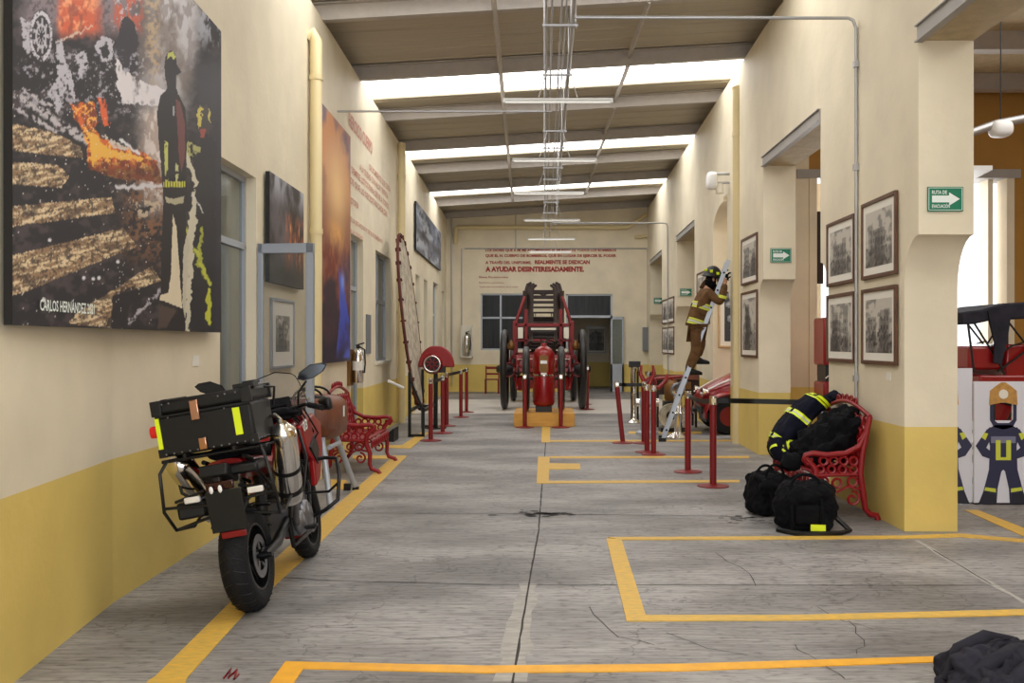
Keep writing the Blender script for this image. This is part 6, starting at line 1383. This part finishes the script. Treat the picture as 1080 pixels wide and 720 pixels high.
MB().ell(Vector(head)+Vector((-.03, 0, -.045)), (.095, .105, .13)).build('hood', M['blackcloth'], fx, world=True)
MB().ell(Vector(head)+Vector((.085, 0, -.015)), (.02, .018, .03)).ell(Vector(head)+Vector((0, .09, -.01)), (.02, .015, .03)).ell(Vector(head)+Vector((0, -.09, -.01)), (.02, .015, .03)).build('nose_and_ears', M['skin'], fx, world=True)
# trousers
T = [(*hip, .155, .185), (2.475, yc-.1, 1.78, .115), (2.47, yc-.13, 1.47, .10), (2.38, yc-.13, 1.27, .085), (2.345, yc-.13, 1.16, .085),
     (2.50, yc+.1, 1.78, .115), (2.59, yc+.13, 1.61, .10), (2.545, yc+.13, 1.46, .085), (2.51, yc+.13, 1.36, .085)]
skin_mesh('trousers', M['tan'], fx, T, [(0, 1), (1, 2), (2, 3), (3, 4), (0, 5), (5, 6), (6, 7), (7, 8)])
Cn = [(2.475, yc, 1.84, .165, .195), (2.52, yc, 2.02, .16, .20), (2.595, yc, 2.24, .165, .215), (2.67, yc, 2.43, .12, .15), (2.73, yc, 2.59, .112),
      (2.66, yc-.2, 2.40, .085), (2.835, yc-.27, 2.22, .072), (2.895, yc-.21, 2.46, .062), (2.915, yc-.185, 2.55, .058),
      (2.66, yc+.2, 2.40, .085), (2.865, yc+.25, 2.28, .072), (2.93, yc+.205, 2.52, .062), (2.945, yc+.19, 2.6, .058)]
skin_mesh('turnout_coat', M['tan'], fx, Cn, [(0, 1), (1, 2), (2, 3), (3, 4), (2, 5), (5, 6), (6, 7), (7, 8), (2, 9), (9, 10), (10, 11), (11, 12)], root=1)
def bandring(c, ax, ra, rb, w, mt, nm='reflective_band'):
    ax = Vector(ax).normalized(); v = Vector((0, 1, 0)); u = v.cross(ax).normalized(); c = Vector(c); n = 28
    R = [[c+ax*o+(u*math.copysign(abs(math.cos(t))**.8, math.cos(t))*ra+v*math.copysign(abs(math.sin(t))**.8, math.sin(t))*rb) for t in [2*PI*k/n for k in range(n)]] for o in (-w/2, w/2)]
    MB().loft(R, cap=False).build(nm, M[mt], fx, world=True)
tx = Vector(chest)-Vector(hip)
for c, ra, rb in ((Vector((2.492, yc, 1.92)), .168, .205), (Vector((2.575, yc, 2.18)), .172, .225)):
    bandring(c-tx.normalized()*.035, tx, ra, rb, .03, 'lime'); bandring(c, tx, ra, rb, .03, 'silverband'); bandring(c+tx.normalized()*.035, tx, ra, rb, .03, 'lime')
for (a, b_) in (((2.835, yc-.27, 2.22), (2.895, yc-.21, 2.46)), ((2.865, yc+.25, 2.28), (2.93, yc+.205, 2.52))):
    a, b_ = Vector(a), Vector(b_); bandring(a.lerp(b_, .45), b_-a, .07, .07, .05, 'lime', 'sleeve_band')
# helmet
hc = Vector(head)+Vector((-.005, 0, .05)); hr = Euler((0, .35, 0))
hm = MB(); Rm = hr.to_matrix(); rows = []
for t in [k/8 for k in range(9)]:
    a = t*PI/2; rows.append([hc+Rm@Vector((.15*math.cos(a)*math.cos(b_), .13*math.cos(a)*math.sin(b_), .175*math.sin(a))) for b_ in [2*PI*k/24 for k in range(24)]])
brim = [hc+Rm@Vector(((.17 if math.cos(b_) > 0 else .175)*math.cos(b_), .155*math.sin(b_), -.015-(.03 if math.cos(b_) < 0 else 0)*abs(math.cos(b_)))) for b_ in [2*PI*k/24 for k in range(24)]]
hm.loft([brim]+rows); ho = hm.build('helmet', M['black'], fx, world=True)
m_ = MB()
for k in range(8): b_ = 2*PI*(k+.5)/8; p = hc+Rm@Vector((.142*math.cos(b_), .124*math.sin(b_), .06)); m_.obox(p, (.03, .045, .035), (0, .35, b_))
m_.build('helmet_reflector', M['hivis'], ho, world=True)
MB().tube([hc+Rm@Vector((.14, 0, .0)), hc+Rm@Vector((.02, 0, .17)), hc+Rm@Vector((-.13, 0, .0))], .012, 6).build('helmet_crest', M['black'], ho, world=True)
# gloved hands with five fingers closed on the rails, boots on the rungs
for nm, (w, dirv, sy) in {'l': (Vector((2.93, yc-.175, 2.61)), Vector((.35, .1, .9)), 1), 'r': (Vector((2.955, yc+.18, 2.68)), Vector((.35, -.1, .9)), -1)}.items():
    d = dirv.normalized(); k_ = Vector((0, 1, 0)).cross(d).normalized()
    nodes = [(*w, .034), (*(w+d*.05), .036, .024)]; edges = [(0, 1)]
    for i in range(4):
        b0 = w+d*(.085-.004*i)+Vector((0, 1, 0))*(-.03+.02*i); L_ = (.030, .034, .032, .025)[i]
        p1 = b0+d*L_; p2 = p1+(d*.5+Vector((.8, 0, 0))).normalized()*L_*.8; p3 = p2+Vector((.9, 0, -.4)).normalized()*L_*.7; j = len(nodes)
        nodes += [(*b0, .011), (*p1, .010), (*p2, .0095), (*p3, .008)]; edges += [(1, j), (j, j+1), (j+1, j+2), (j+2, j+3)]
    j = len(nodes); nodes += [(*(w+d*.03+Vector((.03, -.03*sy, 0))), .012), (*(w+d*.06+Vector((.055, -.04*sy, 0))), .011)]; edges += [(0, j), (j, j+1)]
    skin_mesh('glove', M['blackcloth'], fx, nodes, edges, levels=1)
for y, (ax_, az_) in ((yc-.13, (2.345, 1.19)), (yc+.13, (2.51, 1.36))):
    R = []
    for dx, z0, z1, hw in ((-.055, 0, .16, .045), (-.02, 0, .17, .055), (.04, 0, .13, .055), (.10, 0, .09, .055), (.17, 0, .07, .055), (.21, .0, .05, .035)):
        R.append([Vector((ax_+dx, y+hw*math.cos(2*PI*k/14), az_-.12+(z0+z1)/2+(z1-z0)/2*math.sin(2*PI*k/14))) for k in range(14)])
    MB().loft(R).build('boot', M['black'], fx, world=True)
